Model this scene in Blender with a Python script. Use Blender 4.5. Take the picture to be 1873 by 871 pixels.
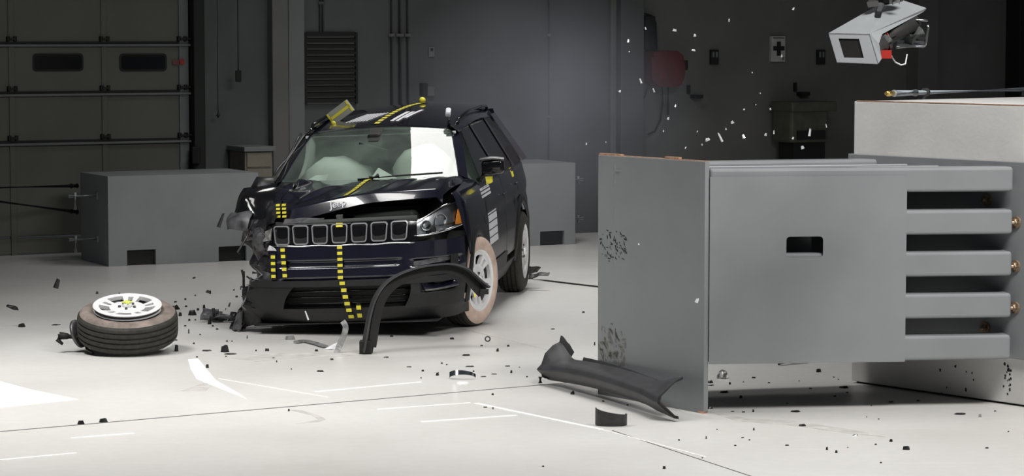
import bpy, bmesh, math, random
from mathutils import Vector, Matrix, noise
random.seed(7)
for o in list(bpy.data.objects): bpy.data.objects.remove(o)
scene = bpy.context.scene
COL = scene.collection
D = math.radians

# ------------------------------------------------------------------ camera
CAM_H, F_PX, PITCH = 2.24, 4700.0, math.atan(375.5/4700)
cam_data = bpy.data.cameras.new('camera'); cam = bpy.data.objects.new('camera', cam_data); COL.objects.link(cam)
cam.location = (0, 0, CAM_H); cam.rotation_euler = (math.pi/2-PITCH, 0, 0)
cam_data.sensor_width = 36; cam_data.lens = 36*F_PX/1873; cam_data.clip_end = 200
scene.camera = cam
# ------------------------------------------------------------------ world and light
world = bpy.data.worlds.new('hall_air'); scene.world = world; world.use_nodes = True
bg = world.node_tree.nodes['Background']; bg.inputs[0].default_value = (0.80, 0.88, 1.0, 1); bg.inputs[1].default_value = 0.048
scene.view_settings.view_transform = 'Standard'; scene.view_settings.look = 'None'
scene.view_settings.exposure = 0.0; scene.view_settings.gamma = 1.0
scene.view_settings.use_curve_mapping = False
def area(name, loc, target, sx, sy, power, col=(1, 0.985, 0.95), spread=180):
    l = bpy.data.lights.new(name, 'AREA'); l.shape = 'RECTANGLE'; l.size = sx; l.size_y = sy
    l.energy = power; l.color = col; l.spread = D(spread)
    o = bpy.data.objects.new(name, l); COL.objects.link(o); o.location = loc
    o.rotation_euler = (Vector(target)-Vector(loc)).to_track_quat('-Z', 'Y').to_euler()
    return o
# overhead banks of the crash hall, all hung above the impact zone
area('overhead_bank_front', (3.9, 10.9, 6.6), (1.8, 14.6, 0), 4.2, 1.4, 345, spread=120)
area('overhead_bank_centre', (-0.4, 16.4, 6.4), (-0.4, 16.6, 0), 3.2, 1.4, 75, spread=110)
area('overhead_bank_left', (-4.4, 15.2, 6.2), (-3.8, 15.6, 0), 3.4, 1.4, 185, spread=92)
area('overhead_bank_rear', (0.05, 22.9, 6.2), (0.9, 23.0, 0), 3.5, 1.9, 165, spread=112)

# ------------------------------------------------------------------ helpers
def ray(px, py):                      # a pixel of the 1873x871 photograph as a direction from the surveyed eye point
    u = (px-936.5)/F_PX; v = (435.5-py)/F_PX
    return Vector((u, math.cos(PITCH)+v*math.sin(PITCH), -math.sin(PITCH)+v*math.cos(PITCH)))
def ground(px, py, h=0.0):
    d = ray(px, py); return Vector((0, 0, CAM_H))+d*((h-CAM_H)/d.z)
def at(px, py, depth):
    d = ray(px, py); return Vector((0, 0, CAM_H))+d*(depth/d.y)
ROOTM = {}
def empty(name, loc=(0, 0, 0), rot=(0, 0, 0)):
    o = bpy.data.objects.new(name, None); COL.objects.link(o); o.location = loc; o.rotation_euler = rot
    o.empty_display_size = 0.1
    ROOTM[o] = Matrix.LocRotScale(Vector(loc), o.rotation_euler, None)
    return o
def tag(o, label, cat, group=None, kind=None):
    if label: o['label'] = label
    if cat: o['category'] = cat
    if group: o['group'] = group
    if kind: o['kind'] = kind
    return o
def link(name, me, m=None, parent=None, world=False):
    """one mesh object; world=True means the vertices were given in world space"""
    o = bpy.data.objects.new(name, me); COL.objects.link(o)
    if m is not None and len(me.materials) == 0: me.materials.append(m)
    if parent is not None:
        o.parent = parent
        if world: me.transform(ROOTM[parent].inverted())
    return o
def mesh(verts, faces, smooth=False, bevel=0.0, seg=2, name='shape'):
    me = bpy.data.meshes.new(name)
    bm = bmesh.new()
    vs = [bm.verts.new(v) for v in verts]
    for f in faces:
        try: bm.faces.new([vs[i] for i in f])
        except ValueError: pass
    bmesh.ops.recalc_face_normals(bm, faces=bm.faces)
    if bevel > 0:
        bmesh.ops.bevel(bm, geom=list(bm.edges), offset=bevel, segments=seg, affect='EDGES', profile=0.5)
    for f in bm.faces: f.smooth = smooth
    bm.to_mesh(me); bm.free()
    return me
BF = [(0, 1, 3, 2), (4, 6, 7, 5), (0, 4, 5, 1), (2, 3, 7, 6), (0, 2, 6, 4), (1, 5, 7, 3)]
def hexa(p8, **k): return mesh(p8, BF, **k)       # p8 ordered x-major: (x0y0z0, x0y0z1, x0y1z0, x0y1z1, x1y0z0, ...)
def box(a, b, **k):
    return hexa([(x, y, z) for x in (a[0], b[0]) for y in (a[1], b[1]) for z in (a[2], b[2])], **k)
def fbox(origin, ax, ay, u0, u1, v0, v1, z0, z1, **k):   # box in a ground frame given by two horizontal unit vectors
    o = Vector((origin[0], origin[1], 0)); ax = Vector((ax[0], ax[1], 0)); ay = Vector((ay[0], ay[1], 0))
    return hexa([o+ax*u+ay*v+Vector((0, 0, z)) for u in (u0, u1) for v in (v0, v1) for z in (z0, z1)], **k)
def join(meshes, name='shape'):
    bm = bmesh.new()
    for me in meshes: bm.from_mesh(me); bpy.data.meshes.remove(me)
    out = bpy.data.meshes.new(name); bm.to_mesh(out); bm.free(); return out
def frame_of(d):
    d = d.normalized(); up = Vector((0, 0, 1)) if abs(d.z) < 0.95 else Vector((1, 0, 0))
    a = d.cross(up).normalized(); b = a.cross(d).normalized(); return a, b
def tube(path, r, n=8, cap=True, smooth=True):
    path = [Vector(p) for p in path]; rs = r if isinstance(r, (list, tuple)) else [r]*len(path)
    verts, faces = [], []
    a = b = None
    for i, p in enumerate(path):
        d = (path[min(i+1, len(path)-1)]-path[max(i-1, 0)]).normalized()
        if a is None: a, b = frame_of(d)
        else:
            a = (a-d*a.dot(d)).normalized(); b = d.cross(a).normalized()
        for k in range(n):
            t = 2*math.pi*k/n; verts.append(p+a*(math.cos(t)*rs[i])+b*(math.sin(t)*rs[i]))
    for i in range(len(path)-1):
        for k in range(n):
            faces.append((i*n+k, i*n+(k+1) % n, (i+1)*n+(k+1) % n, (i+1)*n+k))
    if cap:
        faces.append(tuple(range(n))[::-1]); faces.append(tuple((len(path)-1)*n+k for k in range(n)))
    me = mesh(verts, faces, smooth=smooth)
    if cap:
        for p in me.polygons:
            if len(p.vertices) == n and n > 4: p.use_smooth = False
    return me
def sweep(path, prof, ups, closed=True):
    """profile (list of (a,b)) carried along a path; ups gives the b direction at each point"""
    path = [Vector(p) for p in path]; verts, faces = [], []
    for i, p in enumerate(path):
        d = (path[min(i+1, len(path)-1)]-path[max(i-1, 0)]).normalized()
        b = Vector(ups[i] if isinstance(ups, list) else ups); b = (b-d*b.dot(d)).normalized(); a = d.cross(b)
        for (u, v) in (prof(i/(len(path)-1)) if callable(prof) else prof): verts.append(p+a*u+b*v)
    n = len(verts)//len(path)
    for i in range(len(path)-1):
        for k in range(n if closed else n-1):
            faces.append((i*n+k, i*n+(k+1) % n, (i+1)*n+(k+1) % n, (i+1)*n+k))
    if closed:
        faces.append(tuple(range(n))); faces.append(tuple((len(path)-1)*n+k for k in range(n)))
    return mesh(verts, faces)
def lathe(prof, n=32, axis='Z', smooth=True, closed=False):
    verts, faces = [], []; m = len(prof)
    for k in range(n):
        t = 2*math.pi*k/n; c, s = math.cos(t), math.sin(t)
        for r, h in prof:
            verts.append((r*c, r*s, h) if axis == 'Z' else ((h, r*c, r*s) if axis == 'X' else (r*c, h, r*s)))
    for k in range(n):
        k2 = (k+1) % n
        for j in range(m if closed else m-1):
            j2 = (j+1) % m
            faces.append((k*m+j, k*m+j2, k2*m+j2, k2*m+j))
    me = mesh(verts, faces, smooth=smooth)
    bm = bmesh.new(); bm.from_mesh(me); bmesh.ops.remove_doubles(bm, verts=bm.verts, dist=1e-6); bm.to_mesh(me); bm.free()
    return me
def shell(fn, nu, nv, thick=0.006, smooth=True):
    """a panel: fn(u,v) over the unit square, given real thickness with its own rim"""
    P = [[Vector(fn(i/nu, j/nv)) for j in range(nv+1)] for i in range(nu+1)]
    N = [[None]*(nv+1) for _ in range(nu+1)]
    for i in range(nu+1):
        for j in range(nv+1):
            du = P[min(i+1, nu)][j]-P[max(i-1, 0)][j]; dv = P[i][min(j+1, nv)]-P[i][max(j-1, 0)]
            n = du.cross(dv); N[i][j] = n.normalized() if n.length > 1e-9 else Vector((0, 0, 1))
    me = bpy.data.meshes.new('panel'); verts, faces = [], []
    W = nv+1
    for i in range(nu+1):
        for j in range(nv+1): verts.append(P[i][j]+N[i][j]*thick*0.5)
    off = len(verts)
    for i in range(nu+1):
        for j in range(nv+1): verts.append(P[i][j]-N[i][j]*thick*0.5)
    for i in range(nu):
        for j in range(nv):
            a = i*W+j; faces.append((a, a+W, a+W+1, a+1)); faces.append((off+a+1, off+a+W+1, off+a+W, off+a))
    ring = [(i, 0) for i in range(nu)]+[(nu, j) for j in range(nv)]+[(i, nv) for i in range(nu, 0, -1)]+[(0, j) for j in range(nv, 0, -1)]
    r0 = len(verts)
    for (i, j) in ring: verts.append(verts[i*W+j]); verts.append(verts[off+i*W+j])
    L = len(ring)
    for k in range(L):
        k2 = (k+1) % L; faces.append((r0+2*k, r0+2*k+1, r0+2*k2+1, r0+2*k2))
    me.from_pydata([tuple(v) for v in verts], [], faces)
    for p in me.polygons: p.use_smooth = smooth
    me.update(); return me
def prism(pts, n_vec, t):
    """flat polygon (3-D points) given thickness t along n_vec"""
    n = Vector(n_vec).normalized()*t; k = len(pts); pts = [Vector(p) for p in pts]
    return mesh(pts+[p+n for p in pts], [tuple(range(k)), tuple(range(2*k-1, k-1, -1))]+[(i, (i+1) % k, k+(i+1) % k, k+i) for i in range(k)])
def lerp(a, b, t): return a+(b-a)*t
def interp(tab, z):
    if z <= tab[0][0]: return tab[0][1]
    for (z0, v0), (z1, v1) in zip(tab, tab[1:]):
        if z <= z1: return lerp(v0, v1, (z-z0)/(z1-z0))
    return tab[-1][1]
def smin(t): t = max(0, min(1, t)); return t*t*(3-2*t)
def crumple(c00, c10, c11, c01, nu, nv, amp, seed, thick=0.006, freq=5.0, bulge=0.0, smooth=False):
    c = [Vector(p) for p in (c00, c10, c11, c01)]
    n = (c[1]-c[0]).cross(c[3]-c[0]).normalized()
    def fn(u, v):
        p = c[0]*(1-u)*(1-v)+c[1]*u*(1-v)+c[2]*u*v+c[3]*(1-u)*v
        q = p*freq+Vector((seed*7.3, seed*3.1, seed*1.7))
        w = abs(noise.noise(q))*2-0.5+0.6*noise.noise(q*2.3)
        s = Vector((noise.noise(q+Vector((9, 0, 0))), noise.noise(q+Vector((0, 9, 0))), noise.noise(q+Vector((0, 0, 9)))))
        return p+n*(w*amp+bulge*math.sin(math.pi*u)*math.sin(math.pi*v))+s*amp*0.9
    return shell(fn, nu, nv, thick, smooth=smooth)
def copy_tree(o, parent=None):
    c = o.copy(); COL.objects.link(c); c.parent = parent
    for ch in list(o.children): copy_tree(ch, c)
    return c

# ------------------------------------------------------------------ materials
def mat(name, col, rough=0.5, metal=0.0, vary=0.12, scale=8.0, bump=0.0, bscale=60.0, coat=0.0, spec=0.5, rvary=0.0, alpha=None):
    m = bpy.data.materials.new(name); m.use_nodes = True; nt = m.node_tree; b = nt.nodes['Principled BSDF']
    b.inputs['Roughness'].default_value = rough; b.inputs['Metallic'].default_value = metal
    b.inputs['Coat Weight'].default_value = coat; b.inputs['Coat Roughness'].default_value = 0.04
    b.inputs['Specular IOR Level'].default_value = spec
    tc = nt.nodes.new('ShaderNodeTexCoord'); nz = nt.nodes.new('ShaderNodeTexNoise')
    nz.inputs['Scale'].default_value = scale; nz.inputs['Detail'].default_value = 5
    nt.links.new(tc.outputs['Object'], nz.inputs['Vector'])
    rp = nt.nodes.new('ShaderNodeValToRGB')
    rp.color_ramp.elements[0].position = 0.3; rp.color_ramp.elements[1].position = 0.7
    rp.color_ramp.elements[0].color = tuple(c*(1-vary) for c in col)+(1,)
    rp.color_ramp.elements[1].color = tuple(min(1, c*(1+vary)) for c in col)+(1,)
    nt.links.new(nz.outputs['Fac'], rp.inputs['Fac']); nt.links.new(rp.outputs['Color'], b.inputs['Base Color'])
    if rvary:
        mr = nt.nodes.new('ShaderNodeMapRange'); mr.inputs['To Min'].default_value = max(0, rough-rvary); mr.inputs['To Max'].default_value = rough+rvary
        nt.links.new(nz.outputs['Fac'], mr.inputs['Value']); nt.links.new(mr.outputs['Result'], b.inputs['Roughness'])
    if bump:
        n2 = nt.nodes.new('ShaderNodeTexNoise'); n2.inputs['Scale'].default_value = bscale; n2.inputs['Detail'].default_value = 3
        nt.links.new(tc.outputs['Object'], n2.inputs['Vector'])
        bp = nt.nodes.new('ShaderNodeBump'); bp.inputs['Strength'].default_value = bump; bp.inputs['Distance'].default_value = 0.01
        nt.links.new(n2.outputs['Fac'], bp.inputs['Height']); nt.links.new(bp.outputs['Normal'], b.inputs['Normal'])
    return m
def glass_mat(name, tint, rough=0.02, ior=1.5, haze_veil=None):
    m = bpy.data.materials.new(name); m.use_nodes = True; nt = m.node_tree; nt.nodes.clear()
    out = nt.nodes.new('ShaderNodeOutputMaterial'); mx = nt.nodes.new('ShaderNodeMixShader'); fr = nt.nodes.new('ShaderNodeFresnel')
    tr = nt.nodes.new('ShaderNodeBsdfTransparent'); gl = nt.nodes.new('ShaderNodeBsdfGlossy'); nz = nt.nodes.new('ShaderNodeTexNoise')
    tr.inputs['Color'].default_value = tint+(1,); gl.inputs['Roughness'].default_value = rough; fr.inputs['IOR'].default_value = ior
    nz.inputs['Scale'].default_value = 3.0; mr = nt.nodes.new('ShaderNodeMapRange'); mr.inputs['To Min'].default_value = rough*0.6; mr.inputs['To Max'].default_value = rough*1.6
    nt.links.new(nz.outputs['Fac'], mr.inputs['Value']); nt.links.new(mr.outputs['Result'], gl.inputs['Roughness'])
    gm = nt.nodes.new('ShaderNodeNewGeometry'); sb = nt.nodes.new('ShaderNodeMath'); sb.operation = 'SUBTRACT'; sb.inputs[0].default_value = 1.0; mu = nt.nodes.new('ShaderNodeMath'); mu.operation = 'MULTIPLY'
    nt.links.new(gm.outputs['Backfacing'], sb.inputs[1]); nt.links.new(fr.outputs['Fac'], mu.inputs[0]); nt.links.new(sb.outputs['Value'], mu.inputs[1])
    nt.links.new(mu.outputs['Value'], mx.inputs['Fac']); nt.links.new(tr.outputs['BSDF'], mx.inputs[1]); nt.links.new(gl.outputs['BSDF'], mx.inputs[2])
    if haze_veil:                                            # diffuse veil mixed into the glass, imitating the hazy cabin glow
        df = nt.nodes.new('ShaderNodeBsdfDiffuse'); df.inputs['Color'].default_value = haze_veil[1]+(1,)
        tl = nt.nodes.new('ShaderNodeBsdfTranslucent'); tl.inputs['Color'].default_value = haze_veil[1]+(1,)
        m0 = nt.nodes.new('ShaderNodeMixShader'); m0.inputs['Fac'].default_value = 0.3
        m2 = nt.nodes.new('ShaderNodeMixShader'); n2 = nt.nodes.new('ShaderNodeTexNoise'); n2.inputs['Scale'].default_value = 2.2; n2.inputs['Detail'].default_value = 4
        tc = nt.nodes.new('ShaderNodeTexCoord'); r2 = nt.nodes.new('ShaderNodeMapRange'); r2.inputs['From Min'].default_value = 0.3; r2.inputs['From Max'].default_value = 0.7
        r2.inputs['To Min'].default_value = haze_veil[0]*0.35; r2.inputs['To Max'].default_value = haze_veil[0]*1.5
        nt.links.new(tc.outputs['Object'], n2.inputs['Vector']); nt.links.new(n2.outputs['Fac'], r2.inputs['Value'])
        nt.links.new(df.outputs['BSDF'], m0.inputs[1]); nt.links.new(tl.outputs['BSDF'], m0.inputs[2])
        nt.links.new(r2.outputs['Result'], m2.inputs['Fac']); nt.links.new(tr.outputs['BSDF'], m2.inputs[1]); nt.links.new(m0.outputs['Shader'], m2.inputs[2])
        nt.links.new(m2.outputs['Shader'], mx.inputs[1])
    nt.links.new(mx.outputs['Shader'], out.inputs['Surface']); return m
M = {}
M['wall'] = mat('painted_wall', (0.082, 0.085, 0.088), 0.75, vary=0.15, scale=1.5, bump=0.05)
M['wall_dark'] = mat('charcoal_wall', (0.13, 0.13, 0.125), 0.8, vary=0.15, scale=1.2)
M['column'] = mat('column_paint', (0.15, 0.155, 0.16), 0.7, vary=0.1, scale=2)
M['door'] = mat('door_panel_paint', (0.10, 0.10, 0.085), 0.6, vary=0.08, scale=2)
M['black'] = mat('matt_black', (0.006, 0.006, 0.006), 0.7)
M['black_gloss'] = mat('gloss_black_plastic', (0.006, 0.006, 0.007), 0.12, coat=0.3)
M['cladding'] = mat('grained_black_plastic', (0.010, 0.010, 0.011), 0.55, vary=0.2, scale=20, bump=0.08, bscale=220)
M['trim'] = mat('charcoal_trim_plastic', (0.036, 0.036, 0.040), 0.5, vary=0.2, scale=12, bump=0.06, bscale=200)
M['barrier'] = mat('barrier_grey_paint', (0.215, 0.225, 0.235), 0.38, vary=0.05, scale=3, bump=0.03, bscale=25, rvary=0.06)
M['barrier_edge'] = mat('bare_rusty_edge', (0.50, 0.30, 0.20), 0.5, metal=0.3, vary=0.3, scale=30)
M['block'] = mat('block_grey_paint', (0.245, 0.255, 0.262), 0.55, vary=0.08, scale=2.0)
M['concrete'] = mat('white_concrete_paint', (0.64, 0.63, 0.615), 0.7, vary=0.07, scale=3, bump=0.1, bscale=30)
M['steel'] = mat('brushed_steel', (0.52, 0.53, 0.54), 0.3, metal=1, vary=0.1, scale=20)
M['pipe'] = mat('blue_grey_pipe', (0.38, 0.43, 0.47), 0.3, vary=0.1, scale=10)
M['dark_steel'] = mat('dark_steel', (0.12, 0.12, 0.125), 0.45, metal=0.8, vary=0.3, scale=25)
M['chrome'] = mat('chrome', (0.75, 0.76, 0.78), 0.08, metal=1, vary=0.03)
M['ring'] = mat('satin_silver', (0.36, 0.36, 0.38), 0.3, metal=0.5, vary=0.04)
M['alloy'] = mat('alloy_wheel_paint', (0.80, 0.80, 0.81), 0.35, metal=0.15, vary=0.05)
M['brass'] = mat('brass', (0.62, 0.43, 0.14), 0.35, metal=0.9, vary=0.2, scale=40)
M['pin'] = mat('galvanised_pin', (0.50, 0.53, 0.53), 0.6, metal=0.0)
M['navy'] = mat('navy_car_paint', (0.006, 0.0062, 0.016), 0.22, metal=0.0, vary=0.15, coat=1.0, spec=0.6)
M['navy_sheen'] = mat('navy_paint_grey_sheen', (0.030, 0.031, 0.040), 0.38, vary=0.35, scale=3, coat=0.35, spec=0.5)  # lightened navy, the grey reflections on the doors put into the colour
M['tread'] = mat('tyre_rubber', (0.024, 0.023, 0.018), 0.75, vary=0.4, scale=30, bump=0.2, bscale=90)
M['side_paint'] = mat('chalk_painted_sidewall', (0.60, 0.46, 0.38), 0.8, vary=0.18, scale=14, bump=0.1, bscale=60)
M['side_dirty'] = mat('scuffed_sidewall', (0.165, 0.135, 0.12), 0.85, vary=0.5, scale=9, bump=0.2, bscale=60)
M['yellow'] = mat('yellow_tape', (0.72, 0.64, 0.05), 0.6, vary=0.1)
M['white'] = mat('white_vinyl', (0.72, 0.72, 0.76), 0.5, vary=0.05)
M['bag'] = mat('airbag_fabric', (0.80, 0.82, 0.78), 0.9, vary=0.06, scale=6, bump=0.2, bscale=18)
M['amber'] = mat('amber_lens', (0.75, 0.24, 0.02), 0.2, coat=0.5, vary=0.1)
M['glass'] = glass_mat('windscreen_glass', (0.90, 0.95, 0.92), 0.015, haze_veil=(0.11, (0.62, 0.72, 0.66)))
M['tint'] = glass_mat('tinted_side_glass', (0.16, 0.19, 0.18), 0.02)
M['lens'] = glass_mat('clear_lamp_lens', (0.94, 0.95, 0.96), 0.02)
M['pane'] = mat('black_door_glass', (0.003, 0.003, 0.003), 0.15)
M['red'] = mat('hose_reel_red', (0.10, 0.018, 0.02), 0.5, vary=0.2)
M['redbox'] = mat('red_plastic', (0.32, 0.02, 0.015), 0.4)
M['housing'] = mat('housing_grey_white', (0.19, 0.20, 0.21), 0.45, vary=0.05)
M['wreck'] = mat('torn_dark_plastic', (0.016, 0.016, 0.018), 0.38, vary=0.6, scale=14)
M['wreck_grey'] = mat('torn_grey_metal', (0.085, 0.085, 0.092), 0.42, metal=0.2, vary=0.6, scale=16)
M['interior'] = mat('dark_cabin_plastic', (0.045, 0.05, 0.047), 0.7)
M['seat'] = mat('grey_seat_cloth', (0.22, 0.25, 0.235), 0.9)
M['glass_chip'] = mat('glass_fragment', (0.85, 0.88, 0.90), 0.12, metal=0.25, coat=1.0, vary=0.05)
M['chip'] = mat('black_plastic_fragment', (0.014, 0.014, 0.015), 0.35, vary=0.4, scale=40)
M['chip_grey'] = mat('grey_metal_fragment', (0.30, 0.30, 0.30), 0.35, metal=0.4, vary=0.4, scale=30)
M['paper'] = mat('sign_white', (0.42, 0.42, 0.41), 0.6)
M['olive'] = mat('olive_machine_paint', (0.075, 0.078, 0.055), 0.6, vary=0.2)
M['joint'] = mat('joint_filler', (0.10, 0.095, 0.09), 0.8, vary=0.3, scale=6)
M['mark'] = mat('white_floor_paint', (0.86, 0.85, 0.83), 0.5, vary=0.08, scale=10)
M['scuff'] = mat('rubber_scuff', (0.47, 0.455, 0.44), 0.5, vary=0.2, scale=10)

def floor_mat():
    m = bpy.data.materials.new('sealed_light_floor'); m.use_nodes = True; nt = m.node_tree; b = nt.nodes['Principled BSDF']
    N = nt.nodes.new; L = nt.links.new
    tc = N('ShaderNodeTexCoord')
    big = N('ShaderNodeTexNoise'); big.inputs['Scale'].default_value = 0.45; big.inputs['Detail'].default_value = 6
    L(tc.outputs['Object'], big.inputs['Vector'])
    ramp = N('ShaderNodeValToRGB'); ramp.color_ramp.elements[0].position = 0.32; ramp.color_ramp.elements[1].position = 0.68
    ramp.color_ramp.elements[0].color = (0.56, 0.545, 0.53, 1); ramp.color_ramp.elements[1].color = (0.64, 0.63, 0.615, 1)
    L(big.outputs['Fac'], ramp.inputs['Fac'])
    mp = N('ShaderNodeMapping'); mp.inputs['Rotation'].default_value = (0, 0, D(-31)); mp.inputs['Scale'].default_value = (0.35, 5.0, 1)
    L(tc.outputs['Object'], mp.inputs['Vector'])
    st = N('ShaderNodeTexNoise'); st.inputs['Scale'].default_value = 1.6; st.inputs['Detail'].default_value = 7; st.inputs['Roughness'].default_value = 0.7
    L(mp.outputs['Vector'], st.inputs['Vector'])
    sr = N('ShaderNodeValToRGB'); sr.color_ramp.elements[0].position = 0.60; sr.color_ramp.elements[1].position = 0.74
    sr.color_ramp.elements[0].color = (0, 0, 0, 1); sr.color_ramp.elements[1].color = (0.5, 0.5, 0.5, 1)
    L(st.outputs['Fac'], sr.inputs['Fac'])
    mix = N('ShaderNodeMix'); mix.data_type = 'RGBA'
    L(sr.outputs['Color'], mix.inputs['Factor']); L(ramp.outputs['Color'], mix.inputs['A']); mix.inputs['B'].default_value = (0.76, 0.75, 0.73, 1)
    sm = N('ShaderNodeTexNoise'); sm.inputs['Scale'].default_value = 14; sm.inputs['Detail'].default_value = 4
    L(tc.outputs['Object'], sm.inputs['Vector'])
    mr = N('ShaderNodeMapRange'); mr.inputs['To Min'].default_value = 0.92; mr.inputs['To Max'].default_value = 1.06
    L(sm.outputs['Fac'], mr.inputs['Value'])
    mul = N('ShaderNodeVectorMath'); mul.operation = 'MULTIPLY'
    L(mix.outputs['Result'], mul.inputs[0]); L(mr.outputs['Result'], mul.inputs[1]); L(mul.outputs['Vector'], b.inputs['Base Color'])
    rr = N('ShaderNodeMapRange'); rr.inputs['To Min'].default_value = 0.26; rr.inputs['To Max'].default_value = 0.42
    L(big.outputs['Fac'], rr.inputs['Value']); L(rr.outputs['Result'], b.inputs['Roughness'])
    return m
M['floor'] = floor_mat()

# ------------------------------------------------------------------ setting: floor
floor = link('floor', box((-16, 4, -0.12), (16, 40, 0)), M['floor']); floor['kind'] = 'structure'
def strip(name, p, q, w, m, h=0.0015, parent=floor):
    p = Vector((p[0], p[1], 0)); q = Vector((q[0], q[1], 0)); d = (q-p).normalized(); s = Vector((-d.y, d.x, 0))*w/2
    return link(name, prism([p-s, q-s, q+s, p+s], (0, 0, 1), h), m, parent)
def decal(name, pix, m, h=0.0012, parent=floor):
    return link(name, prism([ground(x, y) for x, y in pix], (0, 0, 1), h), m, parent)
a, b_ = ground(0, 790), ground(985, 705); dj = (b_-a).normalized()
strip('floor_joint', a-dj*2, b_+dj*0.9, 0.017, M['joint'])
a, b_ = ground(1120, 788), ground(1372, 871); dj2 = (b_-a).normalized()
strip('floor_joint', a, b_+dj2*2, 0.008, M['joint'])
strip('floor_joint', ground(838, 600), ground(1000, 640), 0.012, M['scuff'])
strip('floor_line', ground(870, 738), ground(1100, 786), 0.035, M['mark'], 0.002)
strip('floor_line', ground(1100, 786), ground(1290, 836), 0.012, M['mark'], 0.002)
strip('floor_line', ground(575, 717), ground(770, 699), 0.022, M['mark'], 0.002)
strip('floor_line', ground(130, 802), ground(245, 793), 0.03, M['mark'], 0.002)
strip('floor_line', ground(770, 772), ground(945, 760), 0.03, M['mark'], 0.002)
strip('floor_line', ground(690, 749), ground(860, 737), 0.018, M['mark'], 0.002)
strip('floor_line', ground(400, 693), ground(600, 727), 0.012, M['mark'], 0.002)
strip('floor_line', ground(0, 842), ground(140, 829), 0.03, M['mark'], 0.002)
decal('floor_patch', [(-40, 696), (0, 698), (60, 714), (144, 731), (60, 740), (0, 746), (-40, 749)], M['mark'], 0.0016)
decal('scuff_mark', [(344, 658), (362, 656), (378, 676), (395, 696), (440, 722), (452, 731), (430, 722), (395, 708), (360, 694), (349, 676)], M['mark'], 0.0016)
decal('scuff_mark', [(528, 750), (552, 751), (585, 761), (597, 768), (578, 773), (540, 776), (583, 768), (570, 760)], M['scuff'])
decal('scuff_mark', [(330, 716), (372, 701), (388, 706), (375, 716)], M['scuff'])
decal('scuff_mark', [(420, 655), (500, 647), (600, 645), (690, 650), (640, 652), (540, 655), (470, 662)], M['scuff'])
decal('scuff_mark', [(1290, 752), (1370, 766), (1450, 770), (1580, 790), (1620, 800), (1560, 794), (1440, 778), (1350, 771)], M['scuff'])

# ------------------------------------------------------------------ setting: rear wall (runs obliquely, 27 degrees)
WO = Vector((0.69, 28.7, 0)); WU = Vector((math.cos(D(27)), math.sin(D(27)), 0)); WN = Vector((WU.y, -WU.x, 0))
def ws(px, out=0.0):                                    # distance along the wall for a column of the photograph
    q = (px-936.5)/F_PX/math.cos(PITCH); o = WO+WN*out
    return (o.y*q-o.x)/(WU.x-WU.y*q)
def wh(px, py, out=0.0):
    p = WO+WN*out+WU*ws(px, out); return at(px, py, p.y).z
def wbox(u0, u1, z0, z1, o0, o1, **k): return fbox(WO, WU, WN, u0, u1, o0, o1, z0, z1, **k)
def wp(px, py, out=0.0):
    p = WO+WN*out+WU*ws(px, out); return at(px, py, p.y)
WALL_H = 5.2
wall = link('wall_back', wbox(ws(372), ws(1138), 0, WALL_H, -0.2, 0), M['wall']); wall['kind'] = 'structure'
wall2 = link('wall_right', wbox(ws(1138), 14, 0, WALL_H, -0.2, -0.02), M['wall_dark']); wall2['kind'] = 'structure'
wall3 = link('wall_left', wbox(-14, ws(355), 3.3, WALL_H, -0.2, 0), M['wall']); wall3['kind'] = 'structure'
def col(name, x0, x1, o0, o1, m):
    o = link(name, wbox(ws(x0), ws(x1), 0, WALL_H, o0, o1, bevel=0.008), M[m]); o['kind'] = 'structure'; return o
col('trim_1', 352, 372, -0.1, 0.10, 'black')
col('trim_2', 492, 521, -0.1, 0.14, 'wall_dark')
col('trim_3', 524, 553, -0.1, 0.10, 'column')
col('trim_4', 1112, 1122, -0.1, 0.06, 'wall_dark')
col('trim_5', 1122, 1164, -0.1, 0.16, 'wall')
col('trim_6', 1656, 1692, -0.1, 0.22, 'wall_dark')
col('trim_7', 1836, 1850, -0.1, 0.25, 'black')
col('trim_8', 1852, 1900, -0.1, 0.35, 'black')
# conduits on the wall
cond_px = [(587, 0.012), (592, 0.012), (716, 0.02), (731, 0.026), (745, 0.02), (1002, 0.012)]
cl = ['thin wall conduit rising above the dark grille panel, nearer the garage door', 'thin wall conduit rising above the dark grille panel, farther from the garage door',
      'vertical wall conduit left of the three behind the car roof', 'thick vertical wall conduit in the middle of the three behind the car roof', 'vertical wall conduit right of the three behind the car roof', 'thin vertical conduit on the smoky wall stretch right of the car']
for (px, r), lb in zip(cond_px, cl):
    z0 = wh(px, 60) if px < 600 else 0.3
    p = WO+WU*ws(px)+WN*(r+0.012)
    t = empty('wall_conduit', (p.x, p.y, z0)); tag(t, lb, 'conduit', 'conduits on the back wall')
    link('pipe', tube([(0, 0, 0), (0, 0, WALL_H-z0)], r, 10), M['column'], t)
    for zz in (0.3, 1.0, 1.9):
        if zz < WALL_H-z0: link('pipe_clamp', box((-r*1.5, -r*1.5, zz), (r*1.5, r+0.012, zz+0.03)), M['dark_steel'], t)

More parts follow.
